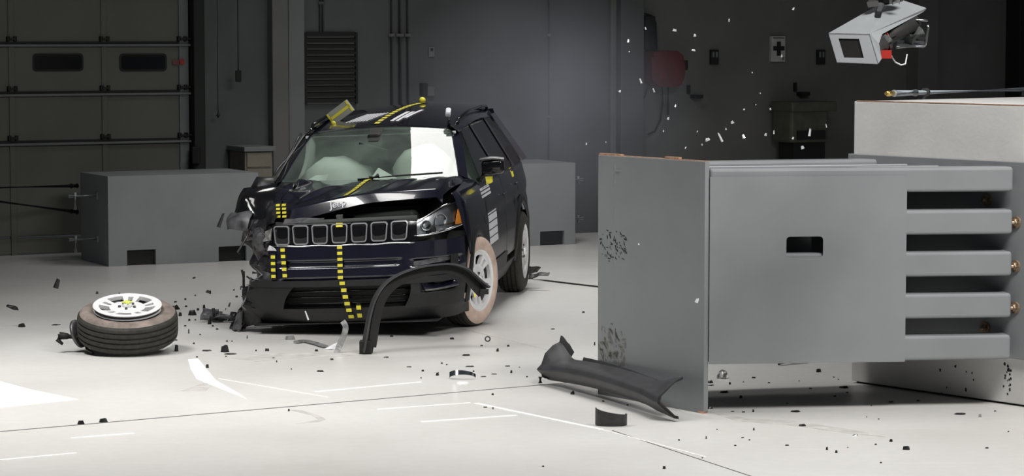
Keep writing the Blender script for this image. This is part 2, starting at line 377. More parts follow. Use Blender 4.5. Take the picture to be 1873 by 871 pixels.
# ------------------------------------------------------------------ sectional garage door
door = empty('door_1', tuple(WO+WU*ws(180))); door['kind'] = 'structure'
rows = [0.0, 0.18, wh(180, 259), wh(180, 170), wh(180, 80), wh(180, 80)+0.49, 3.3]
cols_u = [ws(-360), ws(-150), ws(28), ws(197), ws(353)]
for r0, r1 in zip(rows, rows[1:]):
    for c0, c1 in zip(cols_u, cols_u[1:]):
        link('door_panel', wbox(c0+0.012, c1-0.012, r0+0.006, r1-0.012, -0.10, -0.05, bevel=0.008), M['door'], door, True)
for c in cols_u[1:-1]:
    link('stile', wbox(c-0.03, c+0.03, 0, 3.3, -0.09, -0.035, bevel=0.004), M['door'], door, True)
link('stile', wbox(ws(333), ws(350), 0, 3.3, -0.09, -0.03, bevel=0.004), M['column'], door, True)
for r in rows[2:-1]:
    link('strut_and_shadow', wbox(cols_u[0], cols_u[-1], r-0.028, r-0.004, -0.06, 0.0, bevel=0.006), M['column'], door, True)
    link('strut_and_shadow', wbox(cols_u[0], cols_u[-1], r-0.004, r+0.022, -0.08, -0.03), M['black'], door, True)  # black strip painted as the dark shadow along the strut
    for c in cols_u[1:-1]+[ws(338), ws(349)]:
        link('hinge', join([wbox(c-0.05, c-0.02, r+0.025, r+0.075, -0.06, 0.0, bevel=0.004), wbox(c+0.02, c+0.05, r+0.025, r+0.075, -0.06, 0.0, bevel=0.004), wbox(c-0.03, c+0.03, r+0.04, r+0.06, -0.05, 0.012)]), M['black'], door, True)
def rrect(cx, cz, w, h, r, n=5):
    pts = []
    for sx, sz, a0 in ((1, 1, 0), (-1, 1, 90), (-1, -1, 180), (1, -1, 270)):
        for k in range(n+1):
            t = D(a0+90*k/n); pts.append((cx+sx*(w/2-r)+r*math.cos(t), cz+sz*(h/2-r)+r*math.sin(t)))
    return pts
for x0, x1 in ((67, 159), (225, 311)):
    u0, u1 = ws(x0), ws(x1); z0, z1 = wh(x0, 131), wh(x0, 98)
    outer = rrect((u0+u1)/2, (z0+z1)/2, u1-u0, z1-z0, 0.04)
    wn = link('door_window', prism([WO+WU*u+WN*(-0.05)+Vector((0, 0, z)) for u, z in outer], WN, 0.012), M['black'], door, True)
    inner = rrect((u0+u1)/2, (z0+z1)/2, u1-u0-0.04, z1-z0-0.04, 0.03)
    ROOTM[wn] = ROOTM[door]
    link('pane', prism([WO+WU*u+WN*(-0.038)+Vector((0, 0, z)) for u, z in inner], WN, 0.004), M['pane'], wn, True)
p0 = wp(333, 113, -0.02)
link('warning_sticker', prism([p0+WU*a+Vector((0, 0, b)) for a, b in rrect(0, 0, 0.05, 0.06, 0.02)], WN, 0.004), M['redbox'], door, True)
p0 = wp(322, 114, -0.04)
link('warning_sticker', prism([p0+WU*a+Vector((0, 0, b)) for a, b in rrect(0, 0, 0.08, 0.05, 0.02)], WN, 0.004), mat('faded_red', (0.16, 0.05, 0.05), 0.7), door, True)
# things hanging by the garage door
def hang(name, label, cat, px, y1, out, body, r=0.006):
    p = wp(px, y1, out); t = empty(name, tuple(p)); tag(t, label, cat)
    link('cord', tube([(0, 0, 0), (0, 0, WALL_H-p.z)], r, 6), M['black'], t)
    link('grip', body, M['black'], t); return t
hang('pendant_control', 'black pendant switch hanging on a cord right of the garage door', 'switch', 436, 150, 0.3, box((-0.03, -0.025, 0), (0.03, 0.025, 0.12), bevel=0.008))
hang('pull_cord', 'thin pull cord with small knob hanging beside the garage door frame', 'cord', 399, 212, 0.2, tube([(0, 0, -0.02), (0, 0, 0.0), (0, 0, 0.03)], [0.012, 0.02, 0.008], 8), 0.004)
p0 = wp(361, 300, 0.14)
t = empty('lock_box', tuple(p0)); tag(t, 'black door lock box on the garage door frame above the block', 'lock')
link('case', box((-0.05, -0.04, 0), (0.03, 0.04, 0.18), bevel=0.01), M['black'], t)
link('chain', tube([(-0.03, -0.02, 0), (-0.035, -0.02, -0.1), (-0.03, -0.02, -0.2)], 0.008, 6), M['black'], t)

# grille panel on the wall behind the car
t = empty('louvre_panel', tuple(wp(603, 190))); tag(t, 'dark rectangular louvred panel on the wall behind the car roof', 'vent panel')
u0, u1, z0, z1 = ws(556), ws(652), wh(600, 190), wh(600, 59)
link('backing', wbox(u0, u1, z0, z1, 0.0, 0.03), M['wall_dark'], t, True)
for a, b in ((u0, u0+0.025), (u1-0.025, u1)): link('frame_side', wbox(a, b, z0, z1, 0.03, 0.06), M['black'], t, True)
n = 12
for k in range(n):
    z = lerp(z0+0.02, z1-0.04, k/(n-1))
    link('slat', hexa([WO+WU*u+WN*(0.032+(0.03 if (v == 0) else 0))+Vector((0, 0, z+v*0.04+w*0.006)) for u in (u0+0.025, u1-0.025) for v in (0, 1) for w in (0, 1)]), M['black'], t, True)

# ------------------------------------------------------------------ things on the right wall
def wempty(name, px, py, out, label, cat, group=None):
    t = empty(name, tuple(wp(px, py, out))); return tag(t, label, cat, group)
def wrect(x0, x1, y0, y1, o0, o1, bevel=0.0, ref=None):
    xm = (x0+x1)/2
    return wbox(ws(x0), ws(x1), wh(xm, y1), wh(xm, y0), o0, o1, bevel=bevel)
t = wempty('hose_reel', 1200, 160, 0, 'dark red hose reel with tall back plate on the wall above the barrier', 'hose reel')
bp = [wp(x, y, 0.0) for x, y in ((1168, 92), (1168, 26), (1178, 24), (1190, 28), (1197, 42), (1199, 92))]
link('back_plate', prism(bp, WN, 0.05), M['black'], t, True)
link('arm', wrect(1172, 1190, 30, 90, 0.05, 0.09, 0.006), M['black'], t, True)
rp = [wp(x, y, 0.05) for x, y in ((1178, 95), (1205, 92), (1222, 93), (1232, 102), (1235, 120), (1234, 142), (1228, 155), (1215, 159), (1190, 158), (1178, 150))]
link('reel_case', prism(rp, WN, 0.22), M['red'], t, True)
link('reel_rim', prism([wp(x, y, 0.27) for x, y in ((1190, 105), (1212, 103), (1222, 112), (1224, 138), (1214, 148), (1192, 148))], WN, 0.02), M['red'], t, True)
link('hose_guide', wrect(1236, 1246, 110, 128, 0.08, 0.14, 0.01), M['black'], t, True)
for path in ([(1211, 158), (1212, 190), (1208, 220), (1198, 240), (1185, 246)], [(1222, 158), (1222, 190), (1222, 210)], [(1185, 158), (1178, 180), (1168, 200)]):
    link('hose', tube([wp(x, y, 0.10) for x, y in path], 0.012, 7), M['black'], t, True)
for px, lb in ((1304, 'small black double wall socket left of the cross sign'), (1498, 'small black double wall socket between cross sign and camera housing')):
    t = wempty('wall_socket', px, 118, 0, lb, 'socket', 'wall sockets')
    link('plate', wrect(px-7, px+7, 91, 118, -0.02, 0.02, 0.004), M['black'], t, True)
    for dx in (-3, 3): link('outlet', wrect(px+dx-1.6, px+dx+1.6, 95, 105, 0.02, 0.026), M['column'], t, True)
t = wempty('first_aid_sign', 1418, 112, 0, 'white first aid sign with black cross on the dark wall', 'sign')
link('board', wrect(1406, 1431, 66, 113, -0.02, 0.03, 0.004), M['paper'], t, True)
link('cross', join([wrect(1415.5, 1422.5, 76, 102, 0.03, 0.036), wrect(1409, 1429, 84.5, 92.5, 0.03, 0.0365)]), M['black'], t, True)
link('header_bar', wrect(1409, 1429, 68, 71, 0.03, 0.034), M['column'], t, True)
link('footer_bar', wrect(1425, 1429, 104, 110, 0.03, 0.034), M['column'], t, True)
t = wempty('floor_machine', 1440, 260, 0.3, 'dark olive machine box standing against the wall behind the barrier', 'machine')
link('body', wrect(1402, 1470, 196, 258, 0.1, 0.5, 0.03), M['olive'], t, True)
link('lid', wrect(1400, 1482, 184, 202, 0.08, 0.54, 0.02), M['olive'], t, True)
link('grille', wrect(1412, 1462, 236, 252, 0.5, 0.53), M['black'], t, True)
link('post', wbox(ws(1410), ws(1468), 0.0, wh(1440, 258), 0.15, 0.45), M['black'], t, True)
for px, py, lb in ((1270, 176, 'small dark bracket on the wall right of the hose reel'), (1464, 171, 'small dark bracket on the wall above the olive machine')):
    t = wempty('wall_bracket', px, py, 0, lb, 'bracket', 'wall brackets')
    link('arm', wrect(px-8, px+7, py-3, py+4, -0.02, 0.10, 0.006), M['black'], t, True)
    link('stem', wrect(px-14, px-11, py-20, py-4, -0.02, 0.03), M['black'], t, True)
t = wempty('thermostat', 789, 98, 0, 'tiny pale switch plate on the wall above the car roof', 'switch')
link('plate', wrect(784, 794, 86, 104, -0.01, 0.02, 0.004), M['column'], t, True); link('dial', wrect(787, 791, 88, 93, 0.02, 0.03), M['black'], t, True)
t = wempty('wall_valve', 776, 172, 0, 'dark wall valve with box beside the conduits above the car', 'valve')
link('body', wrect(768, 778, 152, 175, -0.01, 0.08, 0.01), M['black'], t, True); link('box', wrect(779, 792, 158, 176, -0.01, 0.05, 0.006), M['wall_dark'], t, True)

# cabinet left of the car against the wall
t = empty('tool_cabinet', tuple(WO+WU*ws(474)+WN*0.4)); tag(t, 'low tan cabinet with dark top against wall left of the car', 'cabinet')
u0, u1 = ws(449, .5), ws(500, .5)
link('body', wbox(u0, u1, 0.05, wh(474, 277, .5), 0.05, 0.5, bevel=0.01), mat('cabinet_tan', (0.16, 0.15, 0.12), 0.6), t, True)
link('top', wbox(u0-0.02, u1+0.02, wh(474, 277, .5), wh(474, 268, .5), 0.03, 0.54, bevel=0.008), M['column'], t, True)
for k in range(3):
    z1 = wh(474, 279, .5)-0.17*k; link('drawer', wbox(u0+0.02, u1-0.02, z1-0.15, z1, 0.5, 0.515, bevel=0.004), mat('drawer_tan', (0.18, 0.165, 0.13), 0.6), t, True)
link('base', wbox(u0+0.02, u1-0.02, 0, 0.05, 0.08, 0.46), M['black'], t, True)

# ------------------------------------------------------------------ the two grey ballast blocks
BU = WU; BN = Vector((-WU.y, WU.x, 0))                     # along the block, and back into the room
def ballast(origin, label, length, hook_left):
    o = Vector((origin[0], origin[1], 0)); t = empty('ballast_block', tuple(o)); tag(t, label, 'block', 'grey ballast blocks')
    Hb, Dp = 0.868, 0.86
    n0, n1, n2, n3 = 0.185, 0.475, length-0.42, length-0.13; nh = 0.15
    pts = [(0, 0), (n0, 0), (n0, nh), (n1, nh), (n1, 0), (n2, 0), (n2, nh), (n3, nh), (n3, 0), (length, 0), (length, Hb), (0, Hb)]
    link('body', prism([o+BU*u+Vector((0, 0, z)) for u, z in pts], BN, Dp), M['block'], t, True)
    for a, b in ((n0, n1), (n2, n3)):
        link('pocket_shade_fill', fbox(o, BU, BN, a+0.002, b-0.002, 0.04, Dp-0.02, 0.001, nh-0.002), M['black'], t, True)  # solid black fill standing in for the shade inside the notch
    for zz in (0.665, 0.245):
        s = -1 if hook_left else 1; e = o+(BU*0 if hook_left else BU*length)+BN*0.34+Vector((0, 0, zz))
        hk = link('lifting_pin', tube([e+BU*(-s*0.02), e+BU*(s*0.28)], 0.016, 8), M['pin'], t, True)
        ROOTM[hk] = ROOTM[t]
        link('pin_stop', tube([e+BU*(s*0.22)+Vector((0, 0, 0.035)), e+BU*(s*0.22)+Vector((0, 0, -0.13 if hook_left else -0.04))], 0.016, 8), M['pin'], hk, True)
        link('eye', fbox(e, BU, BN, s*0.0, s*0.012, -0.03, 0.03, zz-0.03, zz+0.03), M['block'], hk, True)
    return t
ballast(ground(199, 488), 'grey ballast block with fork pockets and pins, left of the car', 1.54, True)
rb = ground(1052, 447); rb = rb-BU*1.54
ballast(rb, 'grey ballast block standing behind the car, beside its rear wheel', 1.54, False)
# black bars left of the left block
for (p, q, lb) in (((-70, 345), (141, 340), 'upper black bar reaching to the left ballast block'), ((-45, 363), (141, 388), 'lower black sloping bar reaching to the left ballast block')):
    A = at(*p, 24.1); B = at(*q, 25.3); d = (B-A).normalized()
    t = empty('steel_bar', tuple(A)); tag(t, lb, 'bar', 'black bars by the left block')
    link('bar', tube([A, B], 0.018, 8), M['black'], t, True); link('bar_end', tube([B-d*0.08, B], 0.026, 8), M['black'], t, True)
    link('post', tube([(A.x, A.y, 0), (A.x, A.y, A.z+0.05)], 0.022, 8), M['black'], t, True)
t = empty('floor_cable', tuple(ground(955, 511))); tag(t, 'dark thin cable lying on floor from rear wheel to grey barrier', 'cable')
link('cable', tube([ground(x, y)+Vector((0, 0, 0.008)) for x, y in ((955, 509.5), (1000, 515), (1050, 521), (1093, 526), (1130, 530))], 0.007, 6), M['black'], t, True)

# ------------------------------------------------------------------ rigid barrier
PN = ground(1287, 757); PF = ground(1093, 721)              # near and far foot of the impact plate
pd = (PF-PN).normalized(); pb = Vector((-pd.y, pd.x, 0))    # along the plate, and
if pb.x < 0: pb = -pb                                       # back from its face
pw = (PF-PN).length
bar = empty('rigid_barrier', tuple((PN+PF)/2)); tag(bar, 'grey steel impact barrier with upright plate and square tubes', 'barrier')
TOP = 1.488
plate = link('impact_plate', fbox(PN, pd, pb, 0, pw, 0, 0.034, 0, TOP, bevel=0.003), M['barrier'], bar, True); ROOTM[plate] = ROOTM[bar]
link('bare_edge', fbox(PN, pd, pb, 0.0, pw, 0.004, 0.03, TOP, TOP+0.004), M['barrier_edge'], plate, True)
link('bare_edge', fbox(PN, pd, pb, 0.25, 0.38, 0.006, 0.028, TOP+0.004, TOP+0.016), M['barrier_edge'], plate, True)
link('bare_edge', fbox(PN, pd, pb, pw-0.22, pw, 0.006, 0.028, TOP+0.004, TOP+0.012), M['barrier_edge'], plate, True)
link('bare_edge', fbox(PN, pd, pb, 0.0, 0.05, -0.003, 0.03, 0.0, 0.012), M['barrier_edge'], plate, True)
# scrapes left by the car on the impact plate
random.seed(11)
def scrape(cu, cz, ru, rz, n, m, lo, hi, long):
    ms = []
    for k in range(n):
        a = random.uniform(0, 6.28); r = math.sqrt(random.random()); u = cu+math.cos(a)*r*ru; z = cz+math.sin(a)*r*rz
        s = random.uniform(lo, hi); an = random.uniform(-0.5, 0.5)+(1.35 if random.random() < 0.6 else 0.3)
        pts = []
        for q in range(6):
            t = 6.283*q/6; e = s*(0.6+0.5*random.random()); x = math.cos(t)*e*long; y = math.sin(t)*e*0.5
            pts.append(PN+pd*(u+x*math.cos(an)-y*math.sin(an))+Vector((0, 0, z+x*math.sin(an)+y*math.cos(an)))-pb*0.0002)
        ms.append(prism(pts, -pb, 0.0008))
    o = link('scrape_marks', join(ms), m, plate, True); o['kind'] = 'stuff'
scrape(0.86, 0.935, 0.14, 0.11, 60, M['chip'], 0.004, 0.012, 1.6)
scrape(0.88, 0.30, 0.14, 0.17, 60, mat('olive_smear', (0.155, 0.158, 0.142), 0.6, vary=0.3), 0.012, 0.032, 1.3)
scrape(0.90, 0.26, 0.12, 0.2, 34, mat('dark_smear', (0.095, 0.095, 0.085), 0.5, vary=0.3), 0.005, 0.014, 1.8)
# near side: five square tubes running from the plate to the rear mounting plate, a sheet welded over their front half
Q0 = PN+pb*0.036; Q1 = at(1655, 400, 15.20); Q1.z = 0; Q2 = at(1857, 400, 15.24); Q2.z = 0
td = (Q2-Q0).normalized(); tn = Vector((td.y, -td.x, 0))   # tn points to the viewer
tl = (Q2-Q0).length; sl = (Q1-Q0).dot(td)
tops = [1.446, 1.192, 0.942, 0.692, 0.442]
for k, z in enumerate(tops):
    link('square_tube', fbox(Q0, td, tn, 0.0, tl-0.015, -0.148, 0.0, z-0.146, z, bevel=0.018, seg=3), M['barrier'], bar, True)
hole = (0.475, 0.70, 0.918, 1.040)                         # sheet with a rectangular hand hole
def sheet(u0, u1, z0, z1): return fbox(Q0, td, tn, u0, u1, 0.0005, 0.012, z0, z1)
zb, zt = 0.292, 1.398
hu0 = (at(1437, 450, 15.1)-Q0).dot(td); hu1 = (at(1506, 450, 15.1)-Q0).dot(td); hz0 = at(1470, 471, 15.09).z; hz1 = at(1470, 433, 15.09).z
hole_pts = rrect((hu0+hu1)/2, (hz0+hz1)/2, hu1-hu0, hz1-hz0, 0.02, 3)
outer = [(0.0, zb), (sl, zb), (sl, zt), (0.0, zt)]
def holed(outer, hole, o0, o1):
    H = hole; n = len(H)
    # bridge the hole to the rectangle with quads, corner by corner
    q = [(sl, zt), (0.0, zt), (0.0, zb), (sl, zb)]
    m = n//4; verts = []; faces = []
    for o_ in (o0, o1):
        verts += [Q0+td*u+tn*o_+Vector((0, 0, z)) for u, z in H]+[Q0+td*u+tn*o_+Vector((0, 0, z)) for u, z in q]
    B = n+4
    for s in (0, B):
        for c in range(4):
            for j in range(m-1): faces.append((s+c*m+j, s+c*m+j+1, s+n+c))
            faces.append((s+c*m+m-1, s+((c+1) % 4)*m, s+n+(c+1) % 4, s+n+c))
    for j in range(n): faces.append((j, (j+1) % n, B+(j+1) % n, B+j))
    for c in range(4): faces.append((n+c, n+(c+1) % 4, B+n+(c+1) % 4, B+n+c))
    return mesh(verts, faces)
link('side_sheet', holed(outer, hole_pts, 0.0005, 0.012), M['barrier'], bar, True)
link('hole_sleeve', prism([Q0+td*u+tn*(-0.02)+Vector((0, 0, z)) for u, z in [(hu0-0.02, hz0-0.02), (hu1+0.02, hz0-0.02), (hu1+0.02, hz0-0.002), (hu0-0.02, hz0-0.002)]], -tn, 0.1), M['concrete'], bar, True)
# far side tubes and inner ribs
R0 = PF+pb*0.036-pd*0.06; Rend = at(1600, 300, 16.3); Rend.z = 0
fd = (Rend-R0).normalized(); fn_ = Vector((fd.y, -fd.x, 0)); fl = (Rend-R0).length
for z in tops:
    link('square_tube', fbox(R0, fd, fn_, 0.0, fl-0.02, -0.02, 0.126, z-0.146, z, bevel=0.018, seg=3), M['barrier'], bar, True)
link('inner_sheet', fbox(R0, fd, fn_, 0.0, fl*0.62, -0.035, -0.024, zb, zt), M['barrier'], bar, True)
# back mounting plate, parallel to the impact plate
K0 = ground(1873, 745); K1 = ground(1557, 700); kd = (K1-K0).normalized(); kb = Vector((-kd.y, kd.x, 0)); kb = kb if kb.x > 0 else -kb
kw = (K1-K0).length
link('mounting_plate', fbox(K0, kd, kb, -0.9, kw+0.01, -0.042, -0.004, 0.29, 1.472, bevel=0.004), M['barrier'], bar, True)
# top deck between the tube rows
d0 = Q0-tn*0.15; d1 = Q2-td*0.03-tn*0.15; d2 = Rend+fn_*0.13-fd*0.05; d3 = R0+fn_*0.13
link('top_deck', prism([Vector((p.x, p.y, 1.395)) for p in (d0, d1, d2, d3)], (0, 0, 1), 0.012), M['barrier'], bar, True)
for f_ in (0.36, 0.62):
    a = lerp(d0, d1, f_); b = lerp(d3, d2, f_); dd = (b-a).normalized(); nn = Vector((dd.y, -dd.x, 0))
    link('inner_rib', fbox(a, dd, nn, 0.02, (b-a).length-0.02, 0, 0.012, 0.31, 1.39), M['barrier'], bar, True)
for f_ in (0.2, 0.45, 0.7):
    a = lerp(d0, d3, f_); b = lerp(d1, d2, f_); dd = (b-a).normalized(); nn = Vector((dd.y, -dd.x, 0))
    link('deck_strip', fbox(a, dd, nn, 0.0, (b-a).length-0.04, -0.02, 0.02, 1.408, 1.43, bevel=0.006), M['barrier'], bar, True)
bolt = join([lathe([(0, 0.030), (0.020, 0.030), (0.024, 0.022), (0.024, 0.0), (0, 0.0)], 6, smooth=False), lathe([(0, 0.012), (0.036, 0.012), (0.038, 0.0), (0, 0)], 20, smooth=False), lathe([(0, 0.048), (0.011, 0.048), (0.013, 0.0)], 10)])
bolt.materials.append(mat('rusty_bolt', (0.30, 0.22, 0.15), 0.45, metal=0.6, vary=0.5, scale=60))
def put_bolt(px, py, f_):
    p = K0+kd*f_-kb*0.0425; z = at(px, py, p.y).z
    o = link('mounting_bolt', bolt, None, bar); o.matrix_local = ROOTM[bar].inverted() @ Matrix.LocRotScale(Vector((p.x, p.y, z)), (-kb).to_track_quat('Z', 'Y'), None)
for y in (407, 487, 563): put_bolt(1866, y, 0.045)
put_bolt(1797, 366, 0.27)
put_bolt(1797, 600, 0.27)

# white anchor block
blk = empty('anchor_block', tuple(K0)); tag(blk, 'large white concrete anchor block behind the grey barrier', 'block')
link('body', fbox(K0, kd, kb, -1.6, kw, 0, 1.9, 0.012, 1.806, bevel=0.006), M['concrete'], blk, True)
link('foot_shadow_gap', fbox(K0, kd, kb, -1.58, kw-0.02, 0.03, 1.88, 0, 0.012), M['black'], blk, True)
link('top_edging', fbox(K0, kd, kb, -1.6, kw-0.02, 0.0, 0.012, 1.806, 1.812), M['barrier_edge'], blk, True)
random.seed(5)
ms = []
for k in range(26):
    px = random.choice([random.uniform(1842, 1862)]*3+[random.uniform(1715, 1800)]); py = random.uniform(662, 722)
    q = (px-936.5)/F_PX; u = ((K0.y*q-K0.x)/(kd.x-kd.y*q)); c = K0+kd*u-kb*0.001; c = Vector((c.x, c.y, at(px, py, c.y).z)); s = random.uniform(0.004, 0.012)
    ms.append(prism([c+kd*math.cos(t)*s*random.uniform(.5, 1.2)+Vector((0, 0, math.sin(t)*s*random.uniform(.6, 1.6))) for t in (0, 1, 2, 3, 4, 5)], -kb, 0.0008))
sp = link('paint_specks', join(ms), M['chip'], blk, True); sp['kind'] = 'stuff'

# pipe lying on the anchor block
A = at(1634, 171, 16.55); B = Vector((A.x+1.35, A.y+1.5, A.z+0.0)); d = (B-A).normalized()
t = empty('metal_pipe', tuple(A)); tag(t, 'long metal pipe with brass tip lying on top of the white anchor block', 'pipe')
link('pipe', tube([A, B], 0.021, 14), M['pipe'], t, True)
link('sleeve', tube([A+d*0.01, A+d*0.26], 0.024, 14), M['barrier'], t, True)
nz = [A-d*0.085, A-d*0.07, A-d*0.065, A-d*0.04, A-d*0.035, A-d*0.0]
link('brass_nozzle', tube(nz, [0.012, 0.012, 0.018, 0.018, 0.014, 0.016], 12), M['brass'], t, True)
c = A+d*0.36; link('collar', tube([c, c+d*0.03], 0.029, 14), M['dark_steel'], t, True)
link('clamp_foot', tube([c+d*0.015, Vector((c.x, c.y, 1.806))], 0.014, 8), M['dark_steel'], t, True)
c = A+d*1.6; link('clamp_foot', tube([c, Vector((c.x, c.y, 1.806))], 0.014, 8), M['dark_steel'], t, True)

# ------------------------------------------------------------------ high-speed camera housing hung at upper right
CZ = 13.6
ch = empty('camera_housing', tuple(at(1560, 90, CZ))); tag(ch, 'white hanging camera housing with dark front window, above the barrier', 'camera housing')
def quadbar(a, b, c, dd, t, n): return prism([a, b, c, dd], n, t)
fTL, fTR, fBR, fBL = at(1515.5, 60.5, CZ), at(1589, 62, CZ-0.02), at(1606, 115, CZ-0.06), at(1531, 113.5, CZ-0.04)
bTL, bTR = at(1633, -6, CZ+0.52), at(1656, 2, CZ+0.5)
bTR2 = at(1693, 14, CZ+0.46)
axis = (bTR2-fTR).normalized(); fnrm = (fTR-fTL).cross(fBL-fTL).normalized()
fnrm = fnrm if fnrm.y < 0 else -fnrm
# front frame with window opening
fBR = fTR+(fBL-fTL)*1.03
def fpt(a, b): return fTL+(fTR-fTL)*a+(fBL-fTL)*b
wTL, wTR, wBR, wBL = fpt(0.21, 0.18), fpt(0.72, 0.18), fpt(0.70, 0.84), fpt(0.21, 0.84)
for name, q in (('front_frame', (fTL, fTR, wTR, wTL)), ('front_frame', (wTR, fTR, fBR, wBR)), ('front_frame', (wBL, wBR, fBR, fBL)), ('front_frame', (fTL, wTL, wBL, fBL))):
    link(name, prism(list(q), -fnrm, 0.012), M['housing'], ch, True)
link('front_window', prism([wTL-fnrm*0.008, wTR-fnrm*0.008, wBR-fnrm*0.008, wBL-fnrm*0.008], -fnrm, 0.004), mat('dark_window', (0.015, 0.013, 0.013), 0.1, coat=0.5), ch, True)
up = (fTL-fBL).normalized()
link('top_cover', prism([fTL, fTR, bTR2, bTR, bTL], -up, 0.008), M['housing'], ch, True)
s1 = at(1601, 64, CZ-0.01)
link('side_cover', prism([fTR, at(1693.5, 15.5, CZ+0.46), at(1688, 22, CZ+0.45), at(1612, 63, CZ+0.03), at(1606, 80, CZ-0.02), at(1611, 108, CZ-0.03), fBR], -(bTR-fTR).cross(fBR-fTR).normalized()*1.0, 0.006), M['housing'], ch, True)
link('top_rib', prism([at(1583, 36, CZ+0.2), at(1600, 36, CZ+0.2), at(1616, 22, CZ+0.3), at(1606, 22, CZ+0.3)], up, 0.012), M['housing'], ch, True)
g1, g2 = at(1640, 45, CZ+0.30), at(1620, 68, CZ+0.12)
link('camera_body', tube([at(1606, 84, CZ+0.04), at(1625, 64, CZ+0.2), at(1668, 42, CZ+0.4)], [0.035, 0.05, 0.055], 10), M['black'], ch, True)
link('lens_ring', tube([at(1612, 82, CZ+0.02), at(1620, 78, CZ+0.05)], 0.046, 14), M['dark_steel'], ch, True)
link('red_block', hexa([at(1612+dx, 92+dy, CZ+dz) for dx in (0, 19) for dz in (0.0, 0.06) for dy in (15, 0)]), M['redbox'], ch, True)
link('tray', prism([at(1640, 86, CZ+0.2), at(1692, 86, CZ+0.35), at(1690, 78, CZ+0.5), at(1640, 76, CZ+0.4)], (0, 0, 1), 0.008), M['steel'], ch, True)
fr_ = [at(1640, 87, CZ+0.2), at(1690, 85, CZ+0.34), at(1692.5, 82, CZ+0.34), at(1698, 50, CZ+0.34), at(1696, 46, CZ+0.34)]
link('wire_frame', tube(fr_, 0.007, 7), M['steel'], ch, True)
link('wire_frame', tube([at(1660, 40, CZ+0.34), at(1680, 36, CZ+0.34), at(1697, 38, CZ+0.34)], 0.006, 7), M['steel'], ch, True)
link('connector', tube([at(1655, 36, CZ+0.3), at(1664, 52, CZ+0.3)], 0.014, 8), M['steel'], ch, True)
link('motor', tube([at(1660, 72, CZ+0.33), at(1684, 62, CZ+0.36)], 0.045, 10), M['interior'], ch, True)
link('cable', tube([at(1630, 102, CZ+0.05), at(1638, 114, CZ+0.1), at(1648, 119, CZ+0.12), at(1656, 117, CZ+0.14), at(1659, 100, CZ+0.2)], 0.004, 6), M['pin'], ch, True)
link('cable', tube([at(1610, 70, CZ+0.05), at(1622, 60, CZ+0.1), at(1628, 72, CZ+0.1), at(1618, 82, CZ+0.08)], 0.005, 6), M['redbox'], ch, True)
mc = at(1612, 16, CZ+0.26)
link('mount_plate', prism([at(1588, 14, CZ+0.22), at(1640, 6, CZ+0.3), at(1652, 2, CZ+0.36), at(1600, 2, CZ+0.34)], up, 0.03), M['black'], ch, True)
link('mount_neck', tube([at(1604, 34, CZ+0.22), at(1612, 8, CZ+0.26)], 0.02, 10), M['dark_steel'], ch, True)
link('drop_pole', tube([at(1615, 6, CZ+0.28), (at(1615, 6, CZ+0.28).x, CZ+0.28, 5.2)], 0.035, 12), M['black'], ch, True)
link('side_clamp', tube([at(1632, 4, CZ+0.25), at(1645, 2, CZ+0.25)], 0.018, 8), M['steel'], ch, True)

# ------------------------------------------------------------------ wheels
def rim_face(dish=0.0):
    """cast wheel face: five windows and five narrow slots between paired spokes; axis +Z, face at z=0"""
    angs = []
    for k in range(5):
        b = 72*k; angs += [b-6, b-2.2, b+2.2, b+6, b+18, b+27, b+36, b+45, b+54]
    rads = [0.0, 0.035, 0.075, 0.105, 0.125, 0.155, 0.185, 0.198, 0.216, 0.234]
    def hgt(r): return 0.006-0.020*math.sin(min(1, r/0.2)*math.pi)*0.8-0.006*(r > 0.22)
    NA, NR = len(angs), len(rads)
    hole = set()
    for i in range(NA):
        m = i % 9
        for j in range(1, NR-1):
            r = rads[j]
            if m in (0, 1, 2) and 0.124 <= r < 0.185: hole.add((i, j))
            if m in (4, 5, 6, 7) and 0.124 <= r < 0.198: hole.add((i, j))
            if m in (3, 8) and False: hole.add((i, j))
    verts, faces = [], []
    for zoff in (0.0, -0.028):
        for a in angs:
            for r in rads: verts.append((r*math.cos(D(a)), r*math.sin(D(a)), hgt(r)+zoff))
    off = NA*NR
    for i in range(NA):
        i2 = (i+1) % NA
        for j in range(NR-1):
            if (i, j) in hole: continue
            q = (i*NR+j, i2*NR+j, i2*NR+j+1, i*NR+j+1)
            faces.append(q); faces.append(tuple(off+x for x in q[::-1]))
            for (ni, nj, e0, e1) in ((i, j-1, q[0], q[1]), (i, j+1, q[2], q[3]), ((i-1) % NA, j, q[3], q[0]), (i2, j, q[1], q[2])):
                if (ni, nj) in hole: faces.append((e0, e1, off+e1, off+e0))
    me = mesh(verts, faces)
    bm = bmesh.new(); bm.from_mesh(me); bmesh.ops.remove_doubles(bm, verts=bm.verts, dist=1e-5); bm.to_mesh(me); bm.free()
    return me
TW = 0.225
def tyre_profile():
    h = TW/2
    return [(0.222, h-0.018), (0.240, h-0.004), (0.275, h), (0.310, h-0.003), (0.333, h-0.018)], \
           [(0.333, h-0.018), (0.346, h-0.034), (0.350, 0.062), (0.342, 0.060), (0.342, 0.050), (0.3515, 0.048), (0.352, 0.024), (0.343, 0.022), (0.343, 0.012), (0.352, 0.010),
            (0.352, -0.010), (0.343, -0.012), (0.343, -0.022), (0.352, -0.024), (0.3515, -0.048), (0.342, -0.050), (0.342, -0.060), (0.350, -0.062), (0.346, -h+0.034), (0.333, -h+0.018),
            (0.310, -h+0.003), (0.275, -h), (0.240, -h+0.004), (0.222, -h+0.018)]
MESH_FACE = rim_face(); MESH_FACE.materials.append(M['alloy'])
sp_, tp_ = tyre_profile()
MESH_SIDE = lathe(sp_, 56); MESH_TREAD = lathe(tp_, 56, smooth=False)
